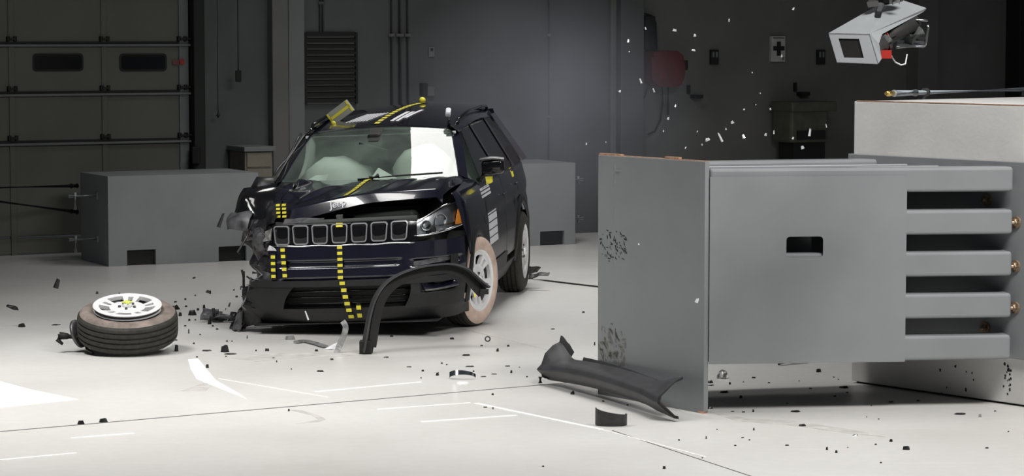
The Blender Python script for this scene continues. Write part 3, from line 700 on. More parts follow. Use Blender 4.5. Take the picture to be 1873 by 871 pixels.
MESH_BARREL = lathe([(0.234, 0.096), (0.222, 0.090), (0.205, 0.06), (0.195, 0.0), (0.200, -0.06), (0.222, -0.095), (0.232, -0.098), (0.222, -0.09), (0.10, -0.05), (0.0, -0.05)], 48)
MESH_BARREL.materials.append(M['dark_steel'])
MESH_LIP = lathe([(0.226, 0.088), (0.238, 0.098), (0.242, 0.102), (0.238, 0.106), (0.230, 0.104), (0.222, 0.096)], 48); MESH_LIP.materials.append(M['alloy'])
MESH_CAP = lathe([(0, 0.026), (0.020, 0.025), (0.032, 0.018), (0.034, 0.0)], 20); MESH_CAP.materials.append(M['alloy'])
MESH_NUT = lathe([(0, 0.012), (0.009, 0.011), (0.011, 0.0)], 6, smooth=False); MESH_NUT.materials.append(M['dark_steel'])
def wheel_parts(parent, mtx, side_m, tread_m, as_part=None):
    """tyre, sidewall, rim ... parented to `parent` with local matrix mtx (axis +Z is the outer face)"""
    s = MESH_SIDE.copy(); s.materials.append(side_m); t = MESH_TREAD.copy(); t.materials.append(tread_m)
    tyre = link('tyre', t, None, parent); tyre.matrix_local = mtx
    sw = link('sidewall', s, None, tyre) if as_part is None else link('sidewall', s, None, parent)
    if as_part is not None: sw.matrix_local = mtx
    rb_ = link('rim_barrel', MESH_BARREL, None, parent); rb_.matrix_local = mtx
    lp = link('rim_lip', MESH_LIP, None, parent); lp.matrix_local = mtx
    fc = link('rim_face', MESH_FACE, None, parent); fc.matrix_local = mtx @ Matrix.Translation((0, 0, 0.092))
    cp_ = link('hub_cap', MESH_CAP, None, parent); cp_.matrix_local = mtx @ Matrix.Translation((0, 0, 0.095))
    for k in range(5):
        nn = link('wheel_nut', MESH_NUT, None, parent); nn.matrix_local = mtx @ Matrix.Translation((0.055*math.cos(D(72*k+36)), 0.055*math.sin(D(72*k+36)), 0.088))

# ------------------------------------------------------------------ the crashed car (local: x to its left side, y rearward, z up; origin below front axle)
CAR_T = Vector((-1.13, 19.71, -0.085))
ROT = Matrix.Rotation(D(-7.64), 4, 'Z') @ Matrix.Rotation(D(-2.3), 4, 'Y') @ Matrix.Rotation(D(1.6), 4, 'X')
car = empty('crashed_suv', tuple(CAR_T), tuple(ROT.to_euler()))
CARM = Matrix.Translation(CAR_T) @ ROT; ROOTM[car] = CARM; CARI = CARM.inverted()
tag(car, 'dark navy crashed SUV with crushed front corner and yellow tape markings', 'car')
def cpart(name, me, m, parent=None):
    o = link(name, me, m, parent or car); ROOTM[o] = CARM; return o
A_T = [(0.15, 0.83), (0.30, 0.872), (0.45, 0.897), (0.60, 0.907), (0.80, 0.902), (0.95, 0.888), (1.05, 0.866), (1.10, 0.835), (1.14, 0.775), (1.16, 0.70)]
D_T = [(0.18, 0.46), (0.24, 0.54), (0.30, 0.575), (0.42, 0.595), (0.55, 0.595), (0.68, 0.58), (0.80, 0.565), (0.90, 0.555), (0.96, 0.535), (1.05, 0.49), (1.12, 0.44)]
YB, NE = -0.30, 2.6
def FS(x, z, off=0.0):
    """front fascia: point of the nose surface at lateral x, height z, pushed out by off"""
    a = interp(A_T, z)+off; d = interp(D_T, z)+off
    t = min(1.0, abs(x)/a)
    return Vector((x, YB-d*(1-t**NE)**(1/NE), z))
def SX(y, z):
    a = interp(A_T, z)
    if y < YB:
        d = interp(D_T, z); t = min(1.0, (YB-y)/d); return a*(1-t**NE)**(1/NE)
    if y > 2.9: return a*(1-0.09*((y-2.9)/0.6)**2)
    return a
def SP(y, z, s=1, off=0.0): return Vector((s*(SX(y, z)+off), y, z))
ARCH_R = 0.405
def arch_z(y, yc, r=ARCH_R, zc=0.36):
    d = r*r-(y-yc)**2; return zc+math.sqrt(d) if d > 0 else 0.0
SILL = 0.30
# --- wheels (stay on the floor although the body has slumped)
def place(world): return CARI @ world
fl = CARM @ Vector((0.80, 0, 0)); rl = CARM @ Vector((0.80, 2.636, 0)); rr = CARM @ Vector((-0.80, 2.636, 0))
YAW = D(-7.64)
def wheel_world(p, side, steer=0.0, camber=0.0):
    ax = Matrix.Rotation(YAW+steer, 4, 'Z') @ Matrix.Rotation(camber, 4, 'Y') @ Matrix.Rotation(side*math.pi/2, 4, 'Y')
    return Matrix.Translation((p.x, p.y, 0.352)) @ ax
def car_wheel(name, p, side, steer, side_m, label=None, camber=0.0):
    w = bpy.data.objects.new(name, MESH_TREAD.copy()); w.data.materials.append(M['tread']); COL.objects.link(w); w.parent = car
    w.matrix_local = place(wheel_world(p, side, steer, camber))
    if label: w['label'] = label
    s = MESH_SIDE.copy(); s.materials.append(side_m)
    for nm, me, dz in (('sidewall', s, 0), ('rim_barrel', MESH_BARREL, 0), ('rim_lip', MESH_LIP, 0), ('rim_face', MESH_FACE, 0.092), ('hub_cap', MESH_CAP, 0.095)):
        o = bpy.data.objects.new(nm, me); COL.objects.link(o); o.parent = w; o.location = (0, 0, dz)
    for k in range(5):
        o = bpy.data.objects.new('wheel_nut', MESH_NUT); COL.objects.link(o); o.parent = w
        o.location = (0.055*math.cos(D(72*k+36)), 0.055*math.sin(D(72*k+36)), 0.088)
    return w
car_wheel('front_wheel', fl, 1, D(-17), M['side_paint'], 'front wheel with beige painted sidewall')
car_wheel('rear_wheel', rl, 1, 0, M['tread'])
car_wheel('rear_wheel', rr, -1, 0, M['tread'])
# --- nose
def fas(x0, x1, z0, z1, off=0.0):
    def g(u, v):
        z = lerp(z0(u) if callable(z0) else z0, z1(u) if callable(z1) else z1, v)
        a = x0(v) if callable(x0) else x0; b = x1(v) if callable(x1) else x1
        return FS(lerp(a, b, u), z, off)
    return g
random.seed(3)
jag = [random.uniform(-0.05, 0.05) for _ in range(20)]
def xe(z): return 0.885*interp(A_T, z)/0.907          # where the bumper meets the wheel arch
# painted bumper with two shallow steps
def bump_fn(u, v):
    z = lerp(0.535, 0.795, v); xl = -0.50+jag[int(v*8)]*0.8; xr = xe(z)
    uu = u**0.85; x = lerp(xl, xr, uu)
    step = 0.0
    if abs(x) < 0.47:
        e = smin((0.47-abs(x))/0.06)
        step = -0.022*e*(smin((z-0.625)/0.008)-smin((z-0.675)/0.008))-0.012*e*(1-smin((z-0.545)/0.012))
    elif 0.5 < x < 0.86:
        e = smin((x-0.52)/0.05)*smin((0.86-x)/0.04); step = -0.03*e*(smin((z-0.61)/0.01)-smin((z-0.66)/0.01))
    return FS(x, z, step)
bumper = cpart('front_bumper', shell(bump_fn, 72, 40, 0.006), M['navy'])
cpart('fog_trim', shell(fas(0.545, 0.82, lambda u: 0.612+0.03*u, lambda u: 0.648+0.03*u, -0.012), 16, 4, 0.008), M['wreck_grey'], bumper)
cpart('fog_trim', shell(fas(0.80, 0.845, 0.60, 0.68, 0.004), 3, 5, 0.008), M['cladding'], bumper)
# black lower bumper in pieces around the intake
def xl_low(v): return -0.735+0.05*math.sin(v*9)+0.03*math.sin(v*23)
lower = cpart('lower_bumper', shell(fas(-0.70, lambda v: xe(lerp(0.49, 0.537, v)), 0.49, 0.537, 0.006), 48, 4, 0.008), M['cladding'])
cpart('lower_lip', shell(lambda u, v: FS(lerp(-0.735+0.03*math.sin(v*12), 0.86, u), lerp(0.205, 0.325, v), -0.02*(1-v)), 48, 8, 0.008), M['cladding'], lower)
cpart('intake_cheek', shell(fas(xl_low, lambda v: -0.44+0.10*v*v, 0.31, 0.50), 14, 10, 0.008), M['cladding'], lower)
def cheek_r(u, v):
    z = lerp(0.31, 0.50, v); x = lerp(0.46+0.05*v*(1-v)*4*0.4+0.06*v, xe(z), u)
    dent = -0.035*smin((x-0.58)/0.04)*smin((0.83-x)/0.04)*smin((z-0.415)/0.02)*smin((0.52-z)/0.02)
    return FS(x, z, dent)
cpart('intake_cheek', shell(cheek_r, 36, 20, 0.008), M['cladding'], lower)
pocket = cpart('fog_pocket', shell(lambda u, v: FS(lerp(lerp(0.62, 0.57, v), 0.835, u), lerp(0.435-0.0*u, 0.55, v)+0.02*u*(1-v), 0.005-0.05*math.sin(math.pi*u)*math.sin(math.pi*min(1, v*1.1))), 16, 10, 0.006), M['navy'], lower)
cpart('fog_lip', tube([FS(lerp(0.60, 0.84, k/8), 0.432+0.02*(k/8)**2, 0.012) for k in range(9)], 0.009, 6), M['dark_steel'], lower)
cpart('fog_lamp', tube([FS(0.64, 0.50, -0.02), FS(0.74, 0.515, -0.02)], 0.012, 6), M['wreck_grey'], lower)
# intake mouth: recessed dark mesh with bars
cpart('intake_mesh', shell(fas(-0.46, 0.54, 0.29, 0.51, -0.09), 20, 6, 0.006), M['black'], lower)
for z in (0.355, 0.40, 0.445):
    cpart('intake_bar', tube([FS(lerp(-0.44, 0.52, k/14), z, -0.075) for k in range(15)], 0.006, 5), M['black_gloss'], lower)
cpart('skid_plate', shell(lambda u, v: (lerp(-0.68, 0.70, u), lerp(-0.80, -0.25, v)-0.0, 0.205-0.02*v), 10, 8, 0.01), M['cladding'], lower)
# grille panel with seven ringed slots
def grille_z(u): return 0.945+0.02*u
gp = cpart('grille_panel', shell(fas(-0.51, 0.575, 0.795, grille_z, -0.008), 44, 8, 0.008), M['black_gloss'])
def slot_outline(cx, zc, w, h, r, lean, n=4):
    pts = []
    for (x, z) in rrect(0, 0, w, h, r, n): pts.append((cx+x*(1+0.14*z/h)+lean*z, zc+z))
    return pts
for k in range(7):
    cx = -0.428+0.1468*k+0.0*k; zc = 0.872+0.002*k; lean = 0.05*(k-3)/3
    outer_ = slot_outline(cx, zc, 0.118, 0.142, 0.022, lean); inner_ = slot_outline(cx, zc, 0.102, 0.124, 0.016, lean); n_ = len(outer_)
    verts = [FS(x, z, 0.014) for x, z in outer_]+[FS(x, z, 0.014) for x, z in inner_]+[FS(x, z, -0.008) for x, z in outer_]+[FS(x, z, -0.008) for x, z in inner_]
    faces = []
    for i in range(n_):
        j = (i+1) % n_; faces += [(i, j, n_+j, n_+i), (2*n_+i, i, j, 2*n_+j)[::-1], (n_+i, n_+j, 3*n_+j, 3*n_+i)]
    ring = cpart('grille_ring', mesh(verts, faces), M['ring'], gp)
    cpart('slot_mesh', prism([FS(x, z, -0.0035) for x, z in inner_], (0, -1, 0), 0.002), M['black'], gp)
cpart('grille_moulding', tube([FS(lerp(-0.50, 0.56, k/24), 0.793+0.003*math.sin(k), 0.006) for k in range(25)], 0.006, 6), M['chrome'], gp)
cpart('grille_moulding', tube([FS(lerp(-0.49, 0.10, k/16), 0.949, 0.004) for k in range(17)], 0.004, 6), M['dark_steel'], gp)
# headlight on the undamaged side
def lampf(off):
    return lambda u, v: FS(lerp(0.567, lerp(0.868, 0.878, v), u), lerp(lerp(0.842, 0.895, u**2), lerp(0.945, 1.045, smin(u*1.15)), v), off)
hl = cpart('headlight', shell(lampf(-0.055), 16, 8, 0.006), M['steel'])
cpart('lamp_lens', shell(lampf(0.004), 18, 8, 0.003), M['lens'], hl)
for (cx, cz, r) in ((0.640, 0.905, 0.036), (0.735, 0.935, 0.044)):
    c = FS(cx, cz, -0.05); me = lathe([(r*0.35, -0.01), (r*0.6, 0.0), (r*0.9, 0.022), (r, 0.038), (r*1.08, 0.038)], 24)
    me.transform(Matrix.Translation(c) @ Matrix.Rotation(math.pi/2, 4, 'X')); cpart('reflector_bowl', me, M['steel'], hl)
    me = lathe([(0, 0.028), (r*0.3, 0.022), (r*0.4, 0.0)], 16); me.transform(Matrix.Translation(c) @ Matrix.Rotation(math.pi/2, 4, 'X')); cpart('bulb', me, M['lens'], hl)
cpart('reflector_panel', shell(lambda u, v: FS(lerp(0.70, 0.825, u), lerp(0.90+0.01*u, 0.985+0.045*u, v), -0.052+0.040*(1-v)), 6, 6, 0.004), M['steel'], hl)
cpart('turn_marker', shell(lambda u, v: FS(lerp(lerp(0.832, 0.845, v), 0.872, u), lerp(0.892, lerp(1.0, 1.035, u), v), -0.004), 6, 8, 0.006), M['amber'], hl)
cpart('lamp_trim', tube([FS(lerp(0.56, 0.87, k/12), lerp(0.836, 0.888, (k/12)**2), 0.008) for k in range(13)], 0.008, 6), M['chrome'], hl)
cpart('lamp_trim', tube([FS(lerp(0.57, 0.80, k/10), lerp(0.95, 1.048, smin(k/10*0.86*1.15)), 0.004) for k in range(11)], 0.005, 6), M['chrome'], hl)
# gap panel above the grille (radiator support) and engine bay
eng = cpart('engine_bay', box((-0.55, -0.70, 0.36), (0.70, 0.30, 0.90), bevel=0.03), M['black'])
cpart('radiator_support', tube([(-0.48, -0.76, 0.945), (-0.2, -0.80, 0.955), (0.2, -0.80, 0.962), (0.58, -0.76, 0.965)], 0.022, 8), M['interior'], eng)
cpart('air_box', box((0.05, -0.55, 0.90), (0.52, -0.10, 1.00), bevel=0.025), M['interior'], eng)
cpart('engine_cover', box((-0.42, -0.5, 0.90), (0.0, -0.05, 0.99), bevel=0.03), M['black'], eng)
cpart('hood_latch', box((-0.02, -0.80, 0.955), (0.03, -0.77, 1.01), bevel=0.004), M['dark_steel'], eng)
cpart('support_strip', crumple((-0.42, -0.80, 0.96), (-0.12, -0.82, 0.955), (-0.12, -0.74, 0.985), (-0.42, -0.72, 0.99), 10, 3, 0.012, 4), M['wreck_grey'], eng)
# --- hood: sprung up along its front edge and buckled
def hood_fn(u, v):
    w = 2*u-1; x = lerp(-0.60, 0.775, u)
    yb = 0.26+0.19*w*w; yf = -0.755+(0.20 if w > 0 else 0.10)*abs(w)**2.4
    zb = 1.178-0.012*w*w; zf = 1.035+0.115*smin(u/0.62)
    vv = min(1, v/0.90); x2 = x*(1-0.06*vv*w*w)
    y = lerp(yb, yf, v); z = lerp(zb, zf, vv)+0.018*math.sin(math.pi*vv)*(1-0.4*w*w)
    if v > 0.90:
        l = (v-0.90)/0.10; drop = lerp(0.092, 0.056, smin((u-0.25)*1.7)); z -= drop*l*(0.92+0.08*l); y += 0.058*l
    # side flange
    z -= 0.05*smin((abs(w)-0.93)/0.07)
    # creases
    def ridge(x0, v0, x1, v1, amp, wd):
        ax, av = x1-x0, v1-v0; L = ax*ax+av*av; t = max(0, min(1, ((x-x0)*ax+(vv-v0)*av)/L)); dx, dv = x-(x0+ax*t), vv-(v0+av*t)
        return amp*math.exp(-(dx*dx+dv*dv)/(wd*wd))*math.sin(math.pi*max(0.02, min(0.98, t)))
    z += ridge(0.28, 0.95, 0.46, 0.25, 0.030, 0.055)+ridge(-0.38, 0.85, -0.12, 0.35, 0.028, 0.06)-ridge(0.02, 1.0, 0.10, 0.2, 0.018, 0.12)
    z += 0.035*math.exp(-((x-0.62)/0.14)**2)*math.sin(math.pi*vv)
    if u < 0.16: z += 0.03*math.sin(vv*11+2)*(1-u/0.16); x2 += 0.02*math.sin(vv*17)*(1-u/0.16)
    return Vector((x2, y, z))
hood = cpart('hood', shell(hood_fn, 90, 80, 0.008), M['navy'])
cpart('hood_underside', shell(lambda u, v: hood_fn(0.06+0.88*u, 0.1+0.86*v)-Vector((0, -0.02, 0.03)), 16, 12, 0.012), M['black'], hood)
# raised lettering on the hood lip
def lettering(txt, size, extrude=0.004):
    cu = bpy.data.curves.new('letters', 'FONT'); cu.body = txt; cu.size = size; cu.extrude = extrude; cu.align_x = 'CENTER'; cu.align_y = 'CENTER'
    to = bpy.data.objects.new('letters', cu); COL.objects.link(to)
    dg = bpy.context.evaluated_depsgraph_get(); me = bpy.data.meshes.new_from_object(to.evaluated_get(dg))
    bpy.data.objects.remove(to); me.materials.clear(); return me
me = lettering('Jeep', 0.075)
a_ = hood_fn(0.42, 0.955); a1 = hood_fn(0.38, 0.955); a2 = hood_fn(0.46, 0.955); up_ = (hood_fn(0.42, 0.92)-hood_fn(0.42, 1.0)).normalized()
ex = (a2-a1).normalized(); nz_ = ex.cross(up_).normalized(); upv = nz_.cross(ex)
me.transform(Matrix(((ex.x, upv.x, nz_.x, a_.x), (ex.y, upv.y, nz_.y, a_.y), (ex.z, upv.z, nz_.z, a_.z), (0, 0, 0, 1))))
me.transform(Matrix.Translation(nz_*0.007)); cpart('badge_lettering', me, M['white'], hood)
# --- left side (image right): fender, doors, quarter
def fender_fn(u, v):
    y = lerp(-0.50, 0.60, u); z0 = max(arch_z(y, 0.0, 0.44), SILL if y > 0.2 else 0.56); zt = 1.115+0.035*u-0.07*smin((0.05-u)/0.05)
    if y < -0.36: z0 = max(z0, lerp(0.90, 0.62, (y+0.50)/0.14))
    z = lerp(z0, zt, v); return SP(y, z)
fender = cpart('front_fender', shell(fender_fn, 44, 22, 0.006), M['navy'])
def arch_trim(name, yc, s, a0, a1, parent, m=M['cladding'], rin=0.385, rout=0.462, n=30, jitter=0):
    def g(u, v):
        t = D(lerp(a0, a1, u)); r = lerp(rin, rout, v); y = yc-math.cos(t)*r; z = 0.36+math.sin(t)*r
        z = max(z, 0.2); return SP(y, z, s, 0.014-0.012*abs(2*v-1)**3)
    return cpart(name, shell(g, n, 6, 0.010), m, parent)
arch_trim('arch_moulding', 0.0, 1, -8, 190, fender)
cpart('wheel_well', shell(lambda u, v: (lerp(0.55, 0.875, v), -math.cos(math.pi*u)*0.425, 0.36+math.sin(math.pi*u)*0.425), 24, 3, 0.006), M['black'], fender)
cpart('well_wall', prism([Vector((0.56, -math.cos(math.pi*k/16)*0.43, 0.34+math.sin(math.pi*k/16)*0.43)) for k in range(17)], (-1, 0, 0), 0.01), M['black'], fender)
BELT = 1.085
def door_fn(y0, y1, s, zlow=SILL+0.10, yc=None):
    def g(u, v):
        y = lerp(y0, y1, u); z0 = zlow
        if yc is not None: z0 = max(z0, arch_z(y, yc, 0.44))
        z = lerp(z0, BELT, v)
        p = SP(y, z, s)
        groove = -0.010*math.exp(-((z-0.80)/0.03)**2)+0.006*math.exp(-((z-0.90)/0.05)**2)
        p.x += s*groove; return p
    return g
GZ = 1.515
def side_in(z): return lerp(0.862, 0.625, (z-BELT)/(GZ-BELT))
def glass_fn(y0, y1, y0t, y1t, s, zb=BELT+0.005, zt=1.49):
    def g(u, v):
        z = lerp(zb, zt, v); y = lerp(lerp(y0, y0t, v), lerp(y1, y1t, v), u); return Vector((s*side_in(z), y, z))
    return g
for s in (1, -1):
    fd_ = cpart('front_door', shell(door_fn(0.615, 1.615, s), 24, 20, 0.006), M['navy_sheen'])
    cpart('door_handle', tube([SP(1.42, 0.93, s, 0.03), SP(1.54, 0.935, s, 0.03)], 0.012, 6), M['navy'], fd_)
    cpart('window_glass', shell(glass_fn(0.66, 1.62, 1.12, 1.62, s), 10, 6, 0.004), M['tint'], fd_)
    cpart('door_cladding', shell(lambda u, v: SP(lerp(0.615, 1.615, u), lerp(SILL+0.03, SILL+0.15, v), s, 0.012), 12, 4, 0.008), M['cladding'], fd_)
    rd_ = cpart('rear_door', shell(door_fn(1.63, 2.44, s, yc=2.636), 24, 20, 0.006), M['navy_sheen'])
    cpart('door_handle', tube([SP(2.22, 0.95, s, 0.03), SP(2.34, 0.955, s, 0.03)], 0.012, 6), M['navy'], rd_)
    cpart('window_glass', shell(glass_fn(1.68, 2.48, 1.68, 2.44, s), 10, 6, 0.004), M['tint'], rd_)
    q_ = cpart('quarter_panel', shell(door_fn(2.455, 3.42, s, zlow=0.42, yc=2.636), 30, 20, 0.006), M['navy_sheen'])
    arch_trim('arch_moulding', 2.636, s, -8, 188, q_)
    cpart('wheel_well', shell(lambda u, v: (s*lerp(0.55, 0.875, v), 2.636-math.cos(math.pi*u)*0.425, 0.36+math.sin(math.pi*u)*0.425), 24, 3, 0.006), M['black'], q_)
    cpart('window_glass', shell(glass_fn(2.55, 3.05, 2.52, 2.85, s), 6, 6, 0.004), M['tint'], q_)
    cpart('rear_pillar', shell(lambda u, v: Vector((s*(side_in(lerp(BELT, 1.51, v))+0.004), lerp(lerp(3.05, 2.85, v), lerp(3.36, 3.12, v), u), lerp(BELT, 1.51, v))), 4, 6, 0.02), M['navy'], q_)
    for (yb_, yt_, w_) in ((1.62, 1.62, 0.035), (2.50, 2.46, 0.04)):
        cpart('door_pillar', shell(lambda u, v: Vector((s*(side_in(lerp(BELT, 1.50, v))+0.003), lerp(yb_, yt_, v)+(u-0.5)*2*w_, lerp(BELT, 1.50, v))), 2, 6, 0.014), M['black_gloss'], rd_)
    cpart('sill', shell(lambda u, v: SP(lerp(0.44, 2.22, u), lerp(0.19, SILL+0.04, v), s, 0.006-0.05*(1-v)), 14, 6, 0.008), M['cladding'])
    rr_ = cpart('roof_rail', tube([(s*0.60, 1.20, 1.535), (s*0.60, 1.27, 1.57), (s*0.598, 1.9, 1.605), (s*0.59, 2.6, 1.60), (s*0.58, 3.0, 1.58), (s*0.58, 3.05, 1.55)], 0.013, 8), M['black_gloss'])
    cpart('roof_side', shell(lambda u, v: Vector((s*lerp(0.645, 0.555, v), lerp(1.02, 3.12, u), lerp(1.485, 1.555, v)+0.035*math.sin(math.pi*min(1, u*1.1)))), 20, 4, 0.012), M['navy'])
# small markers on the left door (white hatch boxes, blurred lettering bands, yellow targets)
for k in range(6):
    z0 = 0.90-0.060*k
    cpart('door_decal', shell(lambda u, v: SP(lerp(0.64, 1.10, u), z0+0.05*v-0.0*u, 1, 0.004), 4, 2, 0.001), M['white'])
for k in range(3):
    cpart('door_decal', shell(lambda u, v: SP(lerp(0.50, 0.98, u), 0.985+0.028*k+0.018*v, 1, 0.004), 4, 1, 0.001), M['white'])
cpart('door_target', shell(lambda u, v: SP(1.26+0.10*u, 0.90+0.06*v, 1, 0.004), 2, 2, 0.001), M['yellow'])
cpart('door_target', shell(lambda u, v: SP(2.30+0.12*u, 1.0+0.08*v, 1, 0.004), 2, 2, 0.001), M['yellow'])
# --- roof, windscreen, pillars
def roof_z(x, y): return 1.545+0.085*math.sin(math.pi*min(1, max(0, (y-0.98)/2.9)))**0.8-0.045*(x/0.58)**2
roof = cpart('roof', shell(lambda u, v: Vector((lerp(-0.57, 0.57, u), lerp(1.0+0.07*(2*u-1)**2, 3.15, v), roof_z(lerp(-0.57, 0.57, u), lerp(1.0, 3.15, v)))), 24, 24, 0.012), M['navy'])
def wsf(u, v):
    w = 2*u-1; hw = lerp(0.715, 0.575, v); x = hw*w
    y = lerp(0.285+0.20*w*w, 1.005+0.075*w*w, v); z = lerp(1.165, 1.545-0.04*w*w, v)
    z += 0.012*math.sin(math.pi*v); return Vector((x, y, z))
screen = cpart('windscreen', shell(wsf, 32, 20, 0.005), M['glass'])
cpart('screen_band', shell(lambda u, v: wsf(u, lerp(-0.05, 0.03, v))-Vector((0, 0, 0.008)), 24, 2, 0.006), M['black'], screen)
cpart('sensor_frit', shell(lambda u, v: wsf(lerp(lerp(0.455, 0.435, v), lerp(0.52, 0.535, v), u), lerp(0.70, 0.97, v))+Vector((0, -0.003, 0.005)), 4, 4, 0.002), M['black'], screen)
cpart('screen_band', shell(lambda u, v: wsf(u, lerp(0.955, 1.02, v))-Vector((0, 0, 0.007)), 24, 2, 0.006), M['black'], screen)
for s in (0, 1):
    ap = cpart('windscreen_pillar', shell(lambda u, v: wsf(s, v)+Vector(((1 if s else -1)*lerp(-0.01, 0.055, u), lerp(-0.005, 0.035, u), lerp(0.006, -0.03, u))), 4, 12, 0.02), M['navy'])
    if s == 0:
        cpart('pillar_trim', tube([wsf(0, k/8)+Vector((-0.04, -0.03, 0.012)) for k in range(9)], 0.007, 6), M['wreck_grey'], ap)
        cpart('pillar_trim', tube([wsf(0, k/8)+Vector((-0.10, 0.05, -0.02+0.02*math.sin(k))) for k in range(9)], 0.010, 6), M['wreck'], ap)
cpart('wiper', join([tube([(-0.05, 0.24, 1.186), (0.25, 0.30, 1.20), (0.60, 0.38, 1.205)], 0.008, 6), tube([(0.05, 0.22, 1.19), (0.12, 0.24, 1.21)], 0.022, 8)]), M['black'])
cpart('cowl', shell(lambda u, v: Vector((lerp(-0.68, 0.70, u), lerp(0.20, 0.36, v)+0.19*(2*u-1)**2, lerp(1.145, 1.168, v))), 20, 4, 0.008), M['black'])
# door mirror
mir = cpart('door_mirror', hexa([(x, y, z) for x, zz in ((0.865, 0.0), (1.045, 0.01)) for y in (0.60, 0.70) for z in (1.155+zz, 1.27+zz)], bevel=0.028, seg=3, smooth=True), M['black_gloss'])
cpart('mirror_cap', shell(lambda u, v: Vector((lerp(0.86, 1.05, u), 0.595+0.08*v, 1.262+0.022*math.sin(math.pi*(0.15+0.7*u))+0.012*math.sin(math.pi*v))), 10, 4, 0.014), M['dark_steel'], mir)
cpart('mirror_arm', tube([(0.83, 0.68, 1.115), (0.90, 0.66, 1.17)], 0.025, 8), M['black'], mir)
cpart('tape_flag', crumple((0.90, 0.60, 1.14), (0.96, 0.60, 1.15), (0.95, 0.60, 1.10), (0.91, 0.60, 1.09), 5, 5, 0.02, 8, 0.002, 14), M['yellow'], mir)
# body closures
cpart('tailgate', shell(lambda u, v: Vector((lerp(-0.80, 0.80, u)*(1-0.22*max(0, v-0.45)/0.55), 3.46-0.05*(2*u-1)**2-0.30*max(0, v-0.45)/0.55, lerp(0.35, 1.55, v))), 16, 16, 0.01), M['navy'])
cpart('rear_bumper', shell(lambda u, v: Vector((lerp(-0.86, 0.86, u), 3.52-0.12*(2*u-1)**4, lerp(0.26, 0.62, v))), 16, 6, 0.01), M['cladding'])
cpart('underbody_light_block', box((-0.52, -0.6, 0.20), (0.56, 3.3, 0.37), bevel=0.02), M['black'])  # unseen dark box added to block light beneath the car
cpart('cabin_floor', box((-0.80, 0.45, 0.30), (0.80, 3.3, 0.42)), M['interior'])
cpart('firewall', box((-0.72, 0.30, 0.38), (0.80, 0.42, 1.12)), M['black'])
dash = cpart('dashboard', hexa([(x, y, z) for x in (-0.70, 0.74) for (y, z0, z1) in ((0.42, 0.85, 1.135), (0.86, 0.85, 1.10)) for z in (z0, z1)], bevel=0.03), M['interior'])
def blob(c, r, seed=0, amp=0.06, n=18, m=10, flat=1.0):
    verts, faces = [], []
    for j in range(m+1):
        ph = math.pi*j/m
        for i in range(n):
            th = 2*math.pi*i/n; d = Vector((math.sin(ph)*math.cos(th), math.sin(ph)*math.sin(th), math.cos(ph)))
            k = 1+amp*noise.noise(d*2+Vector((seed, 0, 0)))*2; verts.append(Vector(c)+Vector((d.x*r[0]*k, d.y*r[1]*k, d.z*r[2]*k)))
    for j in range(m):
        for i in range(n): faces.append((j*n+i, j*n+(i+1) % n, (j+1)*n+(i+1) % n, (j+1)*n+i))
    me = mesh(verts, faces, smooth=True); bm = bmesh.new(); bm.from_mesh(me); bmesh.ops.remove_doubles(bm, verts=bm.verts, dist=1e-5); bm.to_mesh(me); bm.free(); return me
cpart('airbag', blob((0.36, 0.98, 1.13), (0.27, 0.17, 0.26), 1), M['bag'])
cpart('airbag', blob((-0.36, 0.95, 1.08), (0.30, 0.20, 0.24), 4), M['bag'])
cpart('airbag_flap', prism([(-0.02, 0.50, 1.14), (0.24, 0.54, 1.14), (0.05, 0.60, 1.245)], (0, 1, 0), 0.01), M['bag'])
cpart('airbag_flap', crumple((-0.56, 0.50, 1.145), (-0.36, 0.48, 1.145), (-0.33, 0.52, 1.21), (-0.44, 0.55, 1.20), 6, 4, 0.01, 3, 0.004), M['bag'])
for s in (1, -1):
    cpart('curtain_airbag', shell(lambda u, v: Vector((s*(lerp(0.60, 0.76, v)-0.05*math.sin(math.pi*v)-0.02*math.sin(u*25)), lerp(1.02, 2.9, u), lerp(1.49, 1.02, v))), 30, 8, 0.03), M['bag'])
    st = cpart('front_seat', hexa([(s*0.38+dx*0.23, y, z) for dx in (-1, 1) for (y, z0, z1) in ((1.30, 0.55, 1.18), (1.46, 0.55, 1.22)) for z in (z0, z1)], bevel=0.05, seg=3), M['seat'])
    cpart('seat_cushion', box((s*0.38-0.24, 0.92, 0.42), (s*0.38+0.24, 1.42, 0.62), bevel=0.05), M['seat'], st)
    cpart('headrest', box((s*0.38-0.12, 1.44, 1.22), (s*0.38+0.12, 1.54, 1.42), bevel=0.035), M['seat'], st)
cpart('rear_bench', box((-0.62, 2.15, 0.45), (0.62, 2.35, 1.12), bevel=0.05), M['seat'])
cpart('headliner', shell(lambda u, v: Vector((lerp(-0.56, 0.56, u), lerp(1.06, 3.0, v), roof_z(0, lerp(1.0, 3.0, v))-0.07)), 4, 8, 0.01), M['bag'])
rv = cpart('rear_view_mirror', hexa([(x, y, z) for x, a in ((-0.13, 0.02), (0.10, -0.05)) for y in (0.76, 0.79) for z in (1.335+a, 1.425+a)], bevel=0.012), M['black'])
cpart('mirror_stem', box((-0.075, 0.84, 1.38), (0.03, 0.95, 1.50), bevel=0.02), M['black'], rv)
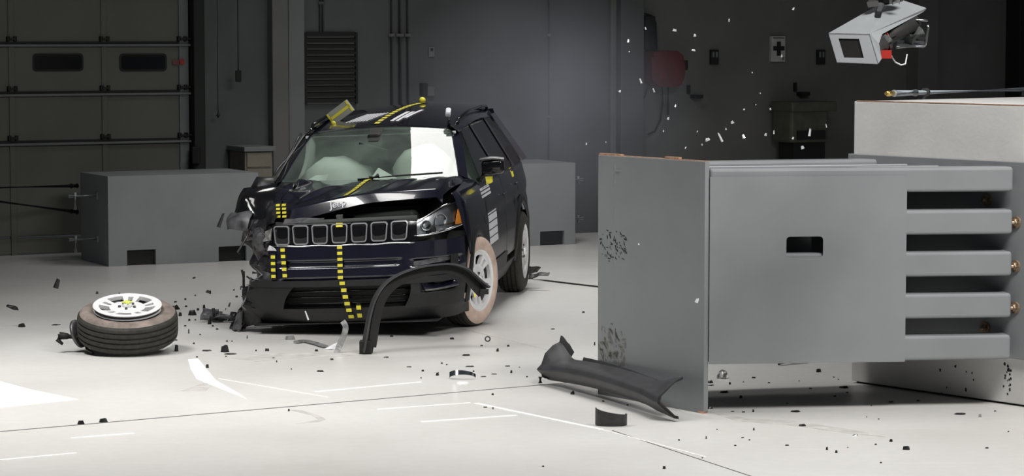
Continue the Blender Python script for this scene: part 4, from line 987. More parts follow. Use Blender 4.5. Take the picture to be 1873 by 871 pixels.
# --- roof kit: target board, rail stubs, tape and lettering bands
rb0 = cpart('roof_target_board', hexa([(-0.42+dx*math.cos(0.6)-dz*math.sin(0.6), 1.5+dy, 1.645+dx*math.sin(0.6)+dz*math.cos(0.6)) for dx in (-0.105, 0.105) for dy in (0, 0.05) for dz in (-0.055, 0.055)], bevel=0.004), mat('grey_board', (0.30, 0.31, 0.27), 0.6), roof)
def rbq(x0, x1, z0, z1):
    pts = [(-0.42+dx*math.cos(0.6)-dz*math.sin(0.6), 1.497, 1.645+dx*math.sin(0.6)+dz*math.cos(0.6)) for dx, dz in ((x0, z0), (x1, z0), (x1, z1), (x0, z1))]
    return prism(pts, (0, -1, 0), 0.003)
for q in ((-0.10, 0.10, -0.012, 0.012), (-0.104, -0.088, -0.05, 0.05), (0.088, 0.104, -0.05, 0.05)): cpart('board_tape', rbq(*q), M['yellow'], roof)
cpart('board_lamp', blob((-0.45, 1.36, 1.565), (0.022, 0.022, 0.022), 0, 0.0, 10, 6), M['yellow'], roof)
def roof_patch(x0, x1, y0, y1, m, name, skew=0.0, h=0.004):
    return cpart(name, shell(lambda u, v: Vector((lerp(x0, x1, u)+skew*v, lerp(y0, y1, v), roof_z(lerp(x0, x1, u)+skew*v, lerp(y0, y1, v))+0.006+h)), 3, 6, 0.002), m, roof)
for k in range(7): roof_patch(-0.33+0.028*k, -0.316+0.028*k, 1.25, 1.70, M['white'], 'roof_decal', 0.10)
roof_patch(0.055, 0.085, 1.18, 1.75, M['white'], 'roof_decal', 0.04); roof_patch(0.10, 0.125, 1.18, 1.75, M['white'], 'roof_decal', 0.04)
roof_patch(0.14, 0.165, 1.35, 1.9, M['white'], 'roof_decal', 0.05)
for k in range(14):
    y0 = 1.06+0.13*k; roof_patch(-0.055+0.006*k, -0.015+0.006*k, y0, y0+0.075, M['yellow'], 'tape_square', 0.003, 0.006)
roof_patch(-0.06, -0.01, 1.05, 2.9, M['black'], 'marking_tape', 0.09, 0.003)
cpart('roof_target', blob((0.06, 2.75, 1.66), (0.03, 0.03, 0.03), 0, 0, 10, 6), M['yellow'], roof)
cpart('roof_sensor', tube([(0.545, 1.12, 1.50), (0.545, 1.12, 1.63)], [0.020, 0.012], 8), M['steel'], roof)
cpart('roof_sensor_cap', tube([(0.545, 1.10, 1.61), (0.545, 1.14, 1.66)], 0.022, 8), M['white'], roof)
# --- yellow and black tape running down the nose
def tape_run(x_at, z0, z1, n, w, off, name='marking_tape', gap=0.5):
    tp = cpart(name, shell(lambda u, v: FS(x_at(lerp(z0, z1, v))+(u-0.5)*w, lerp(z0, z1, v), off), 2, 16, 0.0015), M['black'])
    hgt = (z1-z0)/n
    for k in range(n):
        a = z0+hgt*(k+0.25)
        cpart('tape_square', shell(lambda u, v: FS(x_at(a)+(u-0.5)*w*0.95, a+v*hgt*gap, off+0.003), 1, 1, 0.0015), M['yellow'], tp)
tape_run(lambda z: 0.012, 0.535, 0.80, 6, 0.040, 0.006)
tape_run(lambda z: 0.02+0.18*(0.53-z), 0.235, 0.54, 6, 0.042, 0.014)
tape_run(lambda z: 0.135, 0.235, 0.36, 2, 0.036, 0.010)
tape_run(lambda z: -0.425+0.16*(0.79-z)*0.4, 0.555, 0.79, 5, 0.036, 0.010)
tape_run(lambda z: -0.50, 0.55, 0.74, 4, 0.036, 0.016)
cpart('tape_square', shell(lambda u, v: FS(-0.012+0.05*u, 0.925+0.03*v, 0.012), 1, 1, 0.002), M['yellow'], gp)
def hood_tape(u0, u1, v0, v1, n, w):
    tp = cpart('marking_tape', shell(lambda a, b: hood_fn(lerp(u0, u1, b)+(a-0.5)*w, lerp(v0, v1, b))+Vector((0, 0, 0.007)), 2, 30, 0.0015), M['black'], hood)
    for k in range(n):
        b0 = (k+0.2)/n; b1 = (k+0.78)/n
        cpart('tape_square', shell(lambda a, b: hood_fn(lerp(u0, u1, lerp(b0, b1, b))+(a-0.5)*w*0.9, lerp(v0, v1, lerp(b0, b1, b)))+Vector((0, 0, 0.010)), 1, 2, 0.0015), M['yellow'], hood)
hood_tape(0.475, 0.455, 0.02, 0.90, 12, 0.026)
for z0_, z1_, n_ in ((0.985, 1.10, 4),):
    for x0_ in (-0.50, -0.455):
        tp = cpart('marking_tape', prism([(x0_, -0.66, z0_), (x0_+0.03, -0.66, z0_), (x0_+0.036, -0.64, z1_), (x0_+0.006, -0.64, z1_)], (0, -1, 0), 0.002), M['black'])
        for k in range(n_):
            a = z0_+(z1_-z0_)*(k+0.2)/n_; b = a+(z1_-z0_)/n_*0.55
            cpart('tape_square', prism([(x0_, -0.664, a), (x0_+0.03, -0.664, a), (x0_+0.033, -0.660, b), (x0_+0.003, -0.660, b)], (0, -1, 0), 0.003), M['yellow'], tp)
# --- the crushed right front corner (image left)
W = M['wreck']; G = M['wreck_grey']
cf = cpart('crushed_fender', crumple((-0.90, -0.50, 0.93), (-0.60, -0.64, 0.96), (-0.57, -0.26, 1.22), (-0.83, -0.30, 1.19), 26, 26, 0.022, 1, 0.006, 3.0, 0.11, True), M['black_gloss'])
cpart('torn_sheet', crumple((-0.82, -0.30, 1.10), (-0.60, -0.34, 1.12), (-0.60, -0.20, 1.25), (-0.74, -0.20, 1.27), 14, 12, 0.018, 2, 0.005, 5.0, 0.07, True), M['wreck'], cf)
cpart('torn_sheet', crumple((-0.93, -0.52, 0.90), (-0.74, -0.66, 0.90), (-0.70, -0.60, 1.05), (-0.90, -0.46, 1.03), 14, 12, 0.024, 5, 0.005, 5.0, 0.05, True), G, cf)
cpart('torn_sheet', crumple((-0.82, -0.48, 0.80), (-0.60, -0.72, 0.82), (-0.56, -0.70, 1.00), (-0.80, -0.52, 0.96), 14, 12, 0.030, 6, 0.005, 6.0, 0.03), W, cf)
cpart('fender_skin', crumple((-0.70, -0.30, 1.00), (-0.53, -0.66, 1.00), (-0.52, 0.10, 1.165), (-0.70, 0.30, 1.15), 20, 24, 0.022, 9, 0.006, 5.0, 0.04, True), M['navy'], cf)
cpart('fender_skin', crumple((-0.64, -0.60, 0.92), (-0.49, -0.72, 0.94), (-0.48, -0.60, 1.08), (-0.60, -0.46, 1.10), 14, 14, 0.022, 12, 0.005, 6.0, 0.02), W, cf)
cc = cpart('crushed_lamp', crumple((-0.74, -0.50, 0.66), (-0.50, -0.78, 0.70), (-0.48, -0.80, 0.95), (-0.74, -0.56, 0.92), 16, 16, 0.035, 14, 0.005, 6.0, 0.05), W)
cpart('torn_panel', crumple((-0.70, -0.62, 0.74), (-0.58, -0.78, 0.76), (-0.56, -0.78, 0.93), (-0.70, -0.64, 0.90), 10, 10, 0.030, 44, 0.005, 7.0, 0.03), G, cc)
cpart('lamp_shard', crumple((-0.58, -0.79, 0.83), (-0.51, -0.84, 0.84), (-0.50, -0.84, 0.93), (-0.56, -0.80, 0.91), 6, 6, 0.018, 15, 0.004, 10.0), M['chip_grey'], cc)
cpart('lamp_shard', crumple((-0.55, -0.82, 0.76), (-0.47, -0.86, 0.765), (-0.48, -0.86, 0.78), (-0.53, -0.83, 0.80), 5, 4, 0.008, 16, 0.004, 10.0), M['white'], cc)
cpart('torn_bracket', crumple((-0.72, -0.46, 0.48), (-0.52, -0.74, 0.50), (-0.50, -0.76, 0.78), (-0.74, -0.50, 0.78), 16, 16, 0.034, 18, 0.005, 6.0, 0.04), W, cc)
cpart('torn_bracket', crumple((-0.70, -0.60, 0.46), (-0.54, -0.76, 0.44), (-0.50, -0.80, 0.56), (-0.64, -0.66, 0.60), 12, 10, 0.02, 19, 0.005, 6.0, 0.03, True), G, cc)
cpart('torn_bracket', crumple((-0.84, -0.42, 0.80), (-0.66, -0.56, 0.68), (-0.64, -0.52, 0.84), (-0.82, -0.44, 0.86), 10, 8, 0.018, 20, 0.005, 6.0), W, cc)
for k in range(6):
    random.seed(40+k); p = Vector((random.uniform(-0.80, -0.52), random.uniform(-0.78, -0.5), random.uniform(0.5, 1.05)))
    q = [p]
    for j in range(3): q.append(q[-1]+Vector((random.uniform(-0.08, 0.08), random.uniform(-0.05, 0.05), random.uniform(-0.13, 0.04))))
    cpart('broken_hose', tube(q, random.uniform(0.006, 0.013), 6), random.choice([W, G, M['black'], M['dark_steel']]), cc)
cpart('broken_rod', tube([(-0.80, -0.60, 0.60), (-0.785, -0.62, 0.47)], 0.010, 6), M['black'], cc)
rc = cpart('torn_bumper_end', crumple((-0.86, -0.52, 0.16), (-0.66, -0.70, 0.20), (-0.66, -0.72, 0.50), (-0.80, -0.58, 0.46), 12, 10, 0.03, 22, 0.006, 6.0, 0.02), M['cladding'])
cpart('torn_liner', crumple((-0.97, -0.46, 0.10), (-0.78, -0.62, 0.09), (-0.74, -0.62, 0.34), (-0.86, -0.50, 0.32), 10, 8, 0.04, 23, 0.005, 8.0, 0.02), M['black_gloss'], rc)
cpart('torn_liner', crumple((-0.92, -0.58, 0.10), (-0.84, -0.66, 0.10), (-0.80, -0.64, 0.30), (-0.86, -0.58, 0.28), 6, 6, 0.02, 24, 0.004, 6.0), G, rc)
cpart('inner_well', box((-0.60, -0.45, 0.30), (-0.50, 0.42, 1.05)), M['black'], cf)
cpart('suspension_arm', tube([(-0.45, -0.15, 0.24), (-0.80, -0.35, 0.17), (-0.95, -0.42, 0.14)], [0.03, 0.025, 0.02], 8), M['dark_steel'], rc)
cpart('right_door_front_edge', crumple((-0.86, 0.30, 0.45), (-0.80, 0.62, 0.45), (-0.86, 0.62, 1.08), (-0.74, 0.30, 1.12), 8, 10, 0.03, 27, 0.006, 5.0), M['navy'], cf)
# shredded rear mud flap behind the left rear wheel
rf = cpart('torn_mud_flap', crumple((0.74, 2.72, 0.10), (0.98, 2.95, 0.09), (1.02, 2.95, 0.14), (0.78, 2.80, 0.22), 10, 6, 0.03, 30, 0.006, 8.0), M['cladding'])
cpart('torn_strip', crumple((0.93, 2.72, 0.085), (1.10, 2.72, 0.10), (1.11, 2.75, 0.13), (0.93, 2.78, 0.105), 8, 3, 0.012, 31, 0.006, 8.0), M['cladding'], rf)

# ------------------------------------------------------------------ loose wheel torn off the car
wc = ground(221, 655); wc = Vector((wc.x, wc.y+0.335, 0))
lw = empty('loose_wheel', tuple(wc)); tag(lw, 'torn off car wheel with silver alloy rim lying on the floor', 'wheel')
tilt = Matrix.Translation((0, 0, 0.192)) @ Matrix.Rotation(D(13.5), 4, 'X') @ Matrix.Rotation(D(1.5), 4, 'Y') @ Matrix.Rotation(D(18), 4, 'Z')
for nm, me, dz in (('tyre', MESH_TREAD.copy(), 0), ('sidewall', MESH_SIDE.copy(), 0), ('rim_barrel', MESH_BARREL, 0.036), ('rim_lip', MESH_LIP, 0.046), ('rim_face', MESH_FACE, 0.142), ('hub_cap', MESH_CAP, 0.143)):
    if nm == 'tyre': me.materials.append(M['tread'])
    if nm == 'sidewall': me.materials.append(M['side_dirty'])
    o = link(nm, me, None, lw); o.matrix_local = tilt @ Matrix.Translation((0, 0, dz))
for k in range(5):
    o = link('wheel_nut', MESH_NUT, None, lw); o.matrix_local = tilt @ Matrix.Translation((0.055*math.cos(D(72*k+36)), 0.055*math.sin(D(72*k+36)), 0.138))
st_ = join([box((-0.040, -0.010, 0.170), (0.040, 0.010, 0.172)), box((-0.010, -0.040, 0.1702), (0.010, 0.040, 0.1722)), box((-0.022, -0.022, 0.1695), (0.022, 0.022, 0.1715))])
o = link('centre_sticker', st_, mat('pale_yellow_sticker', (0.62, 0.66, 0.12), 0.6), lw); o.matrix_local = tilt
me = lathe([(0.0, -0.02), (0.15, -0.02), (0.155, -0.03), (0.155, -0.05), (0.06, -0.055), (0.05, -0.10), (0.0, -0.10)], 32)
o = link('brake_disc', me, M['dark_steel'], lw); o.matrix_local = Matrix.Translation((-0.33, 0.02, 0.135)) @ Matrix.Rotation(D(70), 4, 'Y') @ Matrix.Rotation(D(15), 4, 'X') @ Matrix.Scale(0.66, 4)
link('suspension_arm', tube([(-0.34, -0.02, 0.10), (-0.42, -0.03, 0.115), (-0.475, -0.04, 0.12)], [0.03, 0.022, 0.028], 8), M['black'], lw)
link('suspension_arm', tube([(-0.475, -0.05, 0.13), (-0.485, -0.05, 0.09), (-0.45, -0.05, 0.06)], [0.012, 0.018, 0.01], 7), M['black'], lw)
link('tie_rod', tube([(-0.30, -0.06, 0.09), (-0.27, -0.1, 0.03), (-0.22, -0.16, 0.012)], 0.012, 7), M['dark_steel'], lw)
link('tie_rod', tube([(0.18, -0.20, 0.03), (0.27, -0.16, 0.04), (0.33, -0.14, 0.07)], 0.007, 6), M['pin'], lw)

# ------------------------------------------------------------------ torn wheel-arch moulding leaning in front of the car
pth = [(673, 646, 17.85), (677, 622, 17.86), (681, 595, 17.88), (688, 563, 17.9), (697, 541, 17.92), (712, 522, 17.95), (735, 507, 17.98), (765, 496, 18.02), (797, 490, 18.06), (826, 489, 18.1), (848, 496, 18.12), (862, 509, 18.14), (874, 522, 18.15), (887, 534, 18.16)]
am = empty('arch_trim_strip', tuple(ground(673, 648))); tag(am, 'long curved black arch trim strip standing in front of the car', 'trim strip')
def smooth_path(p, n):
    out = []
    for i in range(len(p)-1):
        p0, p1, p2, p3 = p[max(0, i-1)], p[i], p[i+1], p[min(len(p)-1, i+2)]
        for k in range(n):
            t = k/n; out.append(0.5*((2*p1)+(p2-p0)*t+(2*p0-5*p1+4*p2-p3)*t*t+(3*p1-p0-3*p2+p3)*t**3))
    return out+[p[-1]]
pts = smooth_path([at(*q) for q in pth], 4); N_ = len(pts)
cen = at(800, 640, 18.0)
ups = [(cen-p) for p in pts]
def aprof(t):
    w = lerp(0.046, 0.027, min(1, t*1.6)) if t < 0.75 else lerp(0.027, 0.048, (t-0.75)/0.25)
    return [(-0.045, -w), (0.045, -w), (0.05, -w+0.01), (0.05, w), (0.042, w), (0.042, -w+0.014), (-0.045, -w+0.012)]
link('strip', sweep(pts, aprof, ups), M['trim'], am, True)
link('inner_flange', sweep([p+(cen-p).normalized()*0.02+Vector((0, 0.03, 0)) for p in pts[2:-2]], [(-0.006, -0.03), (0.006, -0.03), (0.006, 0.03), (-0.006, 0.03)], ups[2:-2]), M['black'], am, True)
f0 = at(672, 640, 17.86); link('foot_clip', hexa([f0+Vector((x, y, z)) for x in (-0.055, 0.03) for y in (-0.03, 0.05) for z in (-0.035, 0.065)], bevel=0.006), M['black'], am, True)
e0 = at(886, 533, 18.14); link('clip', hexa([e0+Vector((x, y, z)) for x in (-0.03, 0.03) for y in (-0.02, 0.03) for z in (-0.02, 0.015)], bevel=0.004), M['black'], am, True)
link('clip_tag', hexa([at(867+dx, 537+dy, 18.08+dz) for dx in (0, 3) for dz in (0, .01) for dy in (7, 0)]), M['yellow'], am, True)

# ------------------------------------------------------------------ sill cladding leaning against the impact plate
SA, SB = Vector((0.235, 16.30, 0.05)), Vector((0.925, 14.78, 0.055))
sd = (SB-SA).normalized(); sside = Vector((-sd.y, sd.x, 0)).normalized()
if sside.x > 0: sside = -sside                               # toward viewer-left
sk = empty('sill_cladding', ((SA.x+SB.x)/2, (SA.y+SB.y)/2, 0)); tag(sk, 'long charcoal sill cladding with flared ends lying before the barrier plate', 'trim panel')
def silln(t):
    """cross-section: (out, up) from lower lip over the face to the upper flange"""
    fl_ = smin((t-0.80)/0.2); fs = smin((0.14-t)/0.14)
    hh = 0.085+0.065*fl_+0.10*fs
    return [(0.00, -0.02-0.03*fl_), (0.045+0.02*fl_, 0.015), (0.062+0.035*fl_+0.02*fs, 0.050), (0.050+0.03*fl_, 0.080), (0.025, lerp(0.092, hh*0.8, max(fl_, fs))), (-0.030, hh+0.012), (-0.075, hh+0.030)]
def sill_fn(u, v):
    pr = silln(u); k = v*(len(pr)-1); i = min(int(k), len(pr)-2); f_ = k-i
    o_, h_ = lerp(pr[i][0], pr[i+1][0], f_), lerp(pr[i][1], pr[i+1][1], f_)
    p = SA+(SB-SA)*u+Vector((0, 0, 0.03*math.sin(math.pi*u)))
    curl = smin((u-0.86)/0.14)
    p = p+sd*(0.09*curl*(1-v)**2-0.03*curl*math.sin(math.pi*v))
    return p-Vector((sside.x, sside.y, 0))*(-o_)+Vector((0, 0, max(h_, -0.035)))
link('face', shell(sill_fn, 46, 24, 0.007), M['trim'], sk, True)
def flange(u0, u1, h0, h1):
    return shell(lambda u, v: sill_fn(lerp(u0, u1, u), 1.0)-Vector((sside.x, sside.y, 0))*0.008*v+Vector((0, 0, lerp(-0.006, lerp(h0, h1, u), v)))+sd*(0.03*v*(1 if u > 0.5 else 0.3)), 10, 3, 0.006)
link('upper_flange', flange(0.0, 0.10, 0.045, 0.03), M['trim'], sk, True)
link('upper_flange', flange(0.20, 0.78, 0.025, 0.0), M['trim'], sk, True)
me = shell(lambda u, v: sill_fn(0.998, v)+sd*(0.035*math.sin(math.pi*v))*u+Vector((0, 0, 0.012*u)), 4, 20, 0.006); link('end_return', me, M['black'], sk, True)
link('broken_clip', crumple(SA+Vector((-0.05, -0.03, 0.0)), SA+Vector((0.06, -0.08, -0.02)), SA+Vector((0.05, -0.05, 0.05)), SA+Vector((-0.05, 0.0, 0.06)), 6, 4, 0.015, 51, 0.008, 16.0), M['black'], sk, True)
link('broken_clip', tube([SA+Vector((-0.055, -0.02, 0.0)), SA+Vector((-0.055, -0.02, -0.04))], 0.014, 7), M['black'], sk, True)

# ------------------------------------------------------------------ individual larger fragments
def on_floor(px, py): return ground(px, py)
def frag(name, label, cat, me, m, group=None):
    o = link(name, me, m); tag(o, label, cat, group); return o
def curved_shell(c, r, a0, a1, h, tilt=0.0, thick=0.006, rz=0.0):
    me = shell(lambda u, v: (r*math.cos(D(lerp(a0, a1, u))), r*math.sin(D(lerp(a0, a1, u)))*0.6, h*v*(1+0.25*math.cos(3*u))), 16, 6, thick)
    me.transform(Matrix.Translation(c) @ Matrix.Rotation(rz, 4, 'Z') @ Matrix.Rotation(tilt, 4, 'X')); return me
c = ground(1118, 779); frag('cap_fragment', 'glossy black curved cap fragment on floor below the sill cladding', 'fragment', curved_shell(c+Vector((0, 0.02, 0.006)), 0.088, 175, 378, 0.078, D(8), 0.008), M['chip'])
c = ground(846, 694); frag('silver_strip', 'shiny curved silver trim piece on floor between car and barrier', 'fragment', curved_shell(c+Vector((0, 0.02, 0.004)), 0.085, 190, 350, 0.03, D(-35), 0.004), M['chrome'])
# grey curved strip standing before the bumper
gp_ = [at(*q) for q in ((616, 648, 17.9), (621, 632, 17.92), (627, 618, 17.93), (631, 605, 17.93), (631, 596, 17.93), (626, 588, 17.93))]
frag('grey_strip', 'pale grey bent strip standing on edge before the front bumper', 'fragment', sweep(smooth_path(gp_, 4), lambda t: [(-0.006, -0.022+0.006*t), (0.006, -0.022+0.006*t), (0.004, 0.022), (-0.004, 0.022)], [(1, 0.3, 0.2)]*21), M['chip_grey'])
gp_ = [ground(*q)+Vector((0, 0, 0.012)) for q in ((541, 629), (556, 627), (572, 630), (588, 635), (596, 637))]
frag('grey_strip', 'flat grey bent strip lying on the floor left of the standing strip', 'fragment', sweep(smooth_path(gp_, 4), [(-0.02, -0.004), (0.02, -0.004), (0.02, 0.008), (-0.02, 0.008)], (0, 0, 1)), M['chip_grey'])
c = ground(605, 640); frag('white_fragment', 'small white broken plastic piece beside the standing grey strip', 'fragment', crumple(c+Vector((-0.05, 0, 0.004)), c+Vector((0.04, 0, 0.004)), c+Vector((0.06, 0.02, 0.07)), c+Vector((0.0, 0.03, 0.03)), 5, 4, 0.012, 60, 0.006, 12), M['white'])
c = ground(408, 590); mess = empty('metal_wreckage', tuple(c)); tag(mess, 'tangled dark metal wreckage on floor left of the crushed bumper', 'wreckage')
for k in range(6):
    random.seed(70+k); x = random.uniform(-0.12, 0.12); y = random.uniform(-0.05, 0.06); s = random.uniform(0.04, 0.08)
    link('torn_piece', crumple((x-s, y, 0.01), (x+s, y-0.02, 0.012), (x+s*0.8, y+0.03, 0.02+s*0.9), (x-s*0.7, y+0.03, 0.02+s), 6, 5, 0.02, 71+k, 0.005, 12), random.choice([M['wreck'], M['wreck_grey'], M['dark_steel']]), mess)
link('torn_piece', tube([(-0.10, 0, 0.03), (0.0, -0.02, 0.05), (0.1, 0.0, 0.03)], 0.02, 7), M['wreck_grey'], mess)
link('torn_piece', tube([(-0.07, 0, 0.02), (-0.075, 0, 0.11)], 0.014, 7), M['black'], mess)
c = ground(892, 626); me = lathe([(0.013, 0.004), (0.018, 0.008), (0.0225, 0.004), (0.018, 0.0)], 20, closed=True); me.transform(Matrix.Translation(c+Vector((0, 0, 0.022))) @ Matrix.Rotation(D(65), 4, 'X'))
frag('rubber_ring', 'small black rubber ring on the floor right of the front wheel', 'ring', me, M['chip'])
c = ground(1322, 693); frag('grey_lump', 'crumpled grey plastic lump on floor just behind the impact plate', 'fragment', crumple(c+Vector((-.035, 0, .004)), c+Vector((.035, -.01, .004)), c+Vector((.03, .03, .05)), c+Vector((-.03, .03, .05)), 6, 5, 0.02, 81, 0.006, 22), M['chip_grey'])
c0, c1 = ground(1424, 669), ground(1478, 664)
frag('dark_rod', 'thin dark rod lying on floor behind the raised barrier', 'rod', tube([c0+Vector((0, 0, .012)), lerp(c0, c1, .5)+Vector((0, 0, .016)), c1+Vector((0, 0, .012))], [.010, .013, .008], 7), M['chip'])

# ------------------------------------------------------------------ scattered fragments: one object each
random.seed(21)
def chip_mesh(seed, flat):
    r = random.Random(seed); n = r.choice((5, 6, 7)); pts = []
    for k in range(n):
        t = 2*math.pi*k/n+r.uniform(-0.3, 0.3); e = r.uniform(0.6, 1.0); pts.append((math.cos(t)*e*0.5, math.sin(t)*e*0.5))
    h = 1.0
    verts = [(x, y, 0) for x, y in pts]+[(x*r.uniform(0.5, 0.95), y*r.uniform(0.5, 0.95), h*r.uniform(0.55, 1.0)) for x, y in pts]
    return mesh(verts, [tuple(range(n)), tuple(range(n, 2*n))]+[(i, (i+1) % n, n+(i+1) % n, n+i) for i in range(n)])
CH = [chip_mesh(k, 1) for k in range(8)]; CHD = []
for k, me in enumerate(CH): me.materials.append(M['chip'])
CHG = [m_.copy() for m_ in CH]
for me in CHG: me.materials.clear(); me.materials.append(M['chip_grey'])
def chip(px, py, w, h, label, group, grey=False):
    """fragment resting on the floor; (px,py) its middle, w,h its extent in the photograph"""
    p = ground(px, py+h*0.45); sc = F_PX/p.y
    W_, H_ = w/sc, h/sc
    depth = min(max(W_*0.7, 0.02), 0.10); hh = max(0.006, H_-depth*0.12)
    o = bpy.data.objects.new('plastic_fragment', random.choice(CHG if grey else CH)); COL.objects.link(o)
    o.location = (p.x, p.y+depth*0.4, 0.0005); o.scale = (W_*1.1, depth, hh); o.rotation_euler = (0, 0, random.uniform(-0.25, 0.25))
    return tag(o, label, 'fragment', group)
ONES = ['', 'first', 'second', 'third', 'fourth', 'fifth', 'sixth', 'seventh', 'eighth', 'ninth', 'tenth', 'eleventh', 'twelfth', 'thirteenth', 'fourteenth', 'fifteenth', 'sixteenth', 'seventeenth', 'eighteenth', 'nineteenth']
def ordinal(n):
    if n < 20: return ONES[n]
    t_, o_ = {2: ('twenty', 'twentieth'), 3: ('thirty', 'thirtieth')}[n//10], n % 10
    return t_[1] if o_ == 0 else t_[0]+'-'+ONES[o_]
ORDERED = []                                             # (column in the photo, object, phrase) for labels counted from the left
def order_labels():
    by = {}
    for x_, o_, ph in ORDERED: by.setdefault(ph, []).append((x_, o_))
    for ph, lst in by.items():
        for n_, (x_, o_) in enumerate(sorted(lst, key=lambda e: e[0]), 1): o_['label'] = ordinal(n_)+' from the left of the '+ph
A1 = ('small black fragment on floor between loose wheel and crashed car', 'fragments between wheel and car')
for q in ((284, 559, 7, 4), (329, 575, 8, 8), (346, 585, 6, 5), (373, 561, 7, 10), (391, 574, 8, 18), (383, 588, 10, 12), (345, 606, 3, 9), (354, 628, 5, 4), (452, 616, 3, 8), (379, 670, 7, 8), (420, 648, 30, 2.5),
          (362, 566, 6, 5), (340, 560, 7, 4), (357, 585, 4, 3), (430, 605, 10, 4), (397, 602, 6, 3), (366, 612, 4, 3), (436, 593, 8, 5), (415, 624, 5, 3), (424, 624, 5, 3), (468, 641, 5, 4), (338, 596, 6, 3), (389, 596, 5, 4), (321, 622, 8, 3), (360, 653, 5, 3), (413, 652, 5, 3)):
    ORDERED.append((q[0], chip(*q, *A1), 'small black fragments lying between loose wheel and car'))
for q, lb in (((315, 562, 33, 12), 'long black plastic lump just behind the loose wheel'), ((352, 572, 18, 12), 'blocky black fragment between loose wheel and tangled wreckage'),
              ((322, 637, 10, 14), 'pointed black fragment at the right foot of the loose wheel'), ((409.5, 637.6, 19, 16), 'black lump in front of the crushed corner with thin sliver beneath'),
              ((377, 641, 24, 5), 'flat black strip left of the black lump'), ((38, 595, 16, 9), 'small dark fragment at the far left edge of the floor'),
              ((101.7, 594, 24, 4), 'thin black sliver on floor left of the loose wheel'), ((148, 773, 16, 9), 'left dark scrap lying on the foreground floor joint'), ((187, 769, 20, 10), 'right dark scrap lying on the foreground floor joint')):
    chip(*q, lb, None)
A2 = ('small dark fragment on floor between crashed car and sill cladding', 'fragments before the car')
for q in ((488, 640, 11, 6), (579, 641, 8, 5), (607, 657, 7, 4), (585, 679, 20, 4), (716, 615, 8, 4), (827, 619, 10, 5), (881, 632, 6, 3), (910, 640, 7, 8), (929.6, 632.6, 6, 4), (853, 649.5, 18, 4), (859, 670, 22, 4), (800, 684, 8, 8),
          (748, 671, 13, 3), (773, 678, 6, 4), (706, 653.5, 12, 3), (866, 679, 4, 4), (904, 684.5, 12, 2), (884, 689, 12, 2), (928.5, 670, 12, 2), (901, 721.4, 6, 4), (888, 745, 9, 3), (808, 664.5, 5, 3), (817, 667, 4, 3), (770, 691.6, 4, 2), (528, 750, 4, 6), (500, 655, 7, 2), (533, 675, 3, 3), (506, 661, 3, 5), (935, 680, 5, 6), (950, 672, 4, 2), (964, 689, 4, 3)):
    ORDERED.append((q[0], chip(*q, *A2), 'small fragments lying between car and sill cladding'))
chip(530.5, 618, 22, 10, 'dark grey fragment on floor under the front bumper edge', None, True)
chip(901.6, 747, 6, 5, 'small grey fragment beside the white floor line', None, True)
A3 = ('small dark fragment on floor around the foot of sill cladding', 'fragments round the cladding')
for q in ((1011.6, 637, 9, 8), (1045, 645, 5, 6), (1067, 571, 6, 4), (1011, 602, 10, 2), (1087.6, 629, 4, 7), (1046.7, 718.5, 9, 8), (1103, 734, 6, 3), (1148, 741, 6, 3)):
    ORDERED.append((q[0], chip(*q, *A3), 'small fragments lying around the sill cladding'))
A4 = ('small black fragment on floor under the raised grey barrier', 'fragments under the barrier')
for q in ((1299, 698.6, 12, 6), (1378.8, 690.6, 8, 4), (1407, 700, 5, 3), (1527.5, 724.5, 7, 4), (1482.6, 711, 8, 2), (1355, 726, 8, 6), (1360, 699, 3, 2), (1462, 697, 3, 2), (1534, 694, 4, 2), (1525, 690, 5, 2), (1550, 718, 7, 2), (1630, 735, 14, 4), (1680, 733, 8, 3), (1440, 738, 8, 2), (1335, 701, 5, 6), (1300, 705, 14, 2)):
    ORDERED.append((q[0], chip(*q, *A4), 'small black fragments lying under the raised barrier'))
for q, lb in (((1325, 716.6, 25, 6), 'dark oval fragment under barrier near the impact plate'), ((1543, 708, 20, 6), 'dark oval fragment near the foot of the white anchor block'), ((1498, 678, 11, 8), 'pointed black fragment under barrier beside the dark rod'), ((1299, 746, 14, 5), 'flat black fragment at the bottom corner of the impact plate')):
    chip(*q, lb, None)
A5 = ('small black fragment on open foreground floor before the grey barrier', 'fragments on the foreground floor')
for q in ((1378, 751, 4, 7), (1585.5, 763, 3, 2), (1607.6, 766.6, 4, 3), (1821, 752, 6, 3), (1602, 813, 6, 3), (1512.7, 820.4, 5, 7), (1530, 826, 7, 7), (1440, 814.7, 9, 3), (1358.5, 800.5, 8, 3), (1345, 815, 6, 3), (1378.8, 785, 4, 6), (1292, 800.5, 3, 6),
          (1611.8, 846.4, 5, 3), (1805.5, 819.5, 9, 3), (1311.7, 785.6, 4, 2), (1630, 806, 8, 6), (1215, 855, 8, 7), (993, 853, 6, 3), (1242, 805, 5, 3), (1285, 838, 5, 2), (1371, 805, 4, 2), (1340, 753, 9, 2), (1360, 754, 8, 2), (1845, 790, 4, 2), (1551, 819, 3, 2), (1594, 742, 3, 2)):
    ORDERED.append((q[0], chip(*q, *A5), 'small black fragments on the foreground floor'))
for q, lb, g in (((1454.7, 752.4, 21, 5), 'flat long black fragment on floor in front of barrier shadow', False), ((1467.4, 778, 16, 6), 'dark diamond fragment on the foreground floor right of plate foot', False), ((1757, 757, 28, 5), 'long thin black fragment on floor before the white anchor block', False),
               ((1793, 760, 9, 8), 'small grey fragment right of the long thin black fragment', True), ((1658, 820, 18, 8), 'hooked black fragment on the foreground floor, lower right', False), ((1565, 796, 14, 4), 'flat grey fragment lying on the foreground scuff', True)):
    chip(*q, lb, None, g)

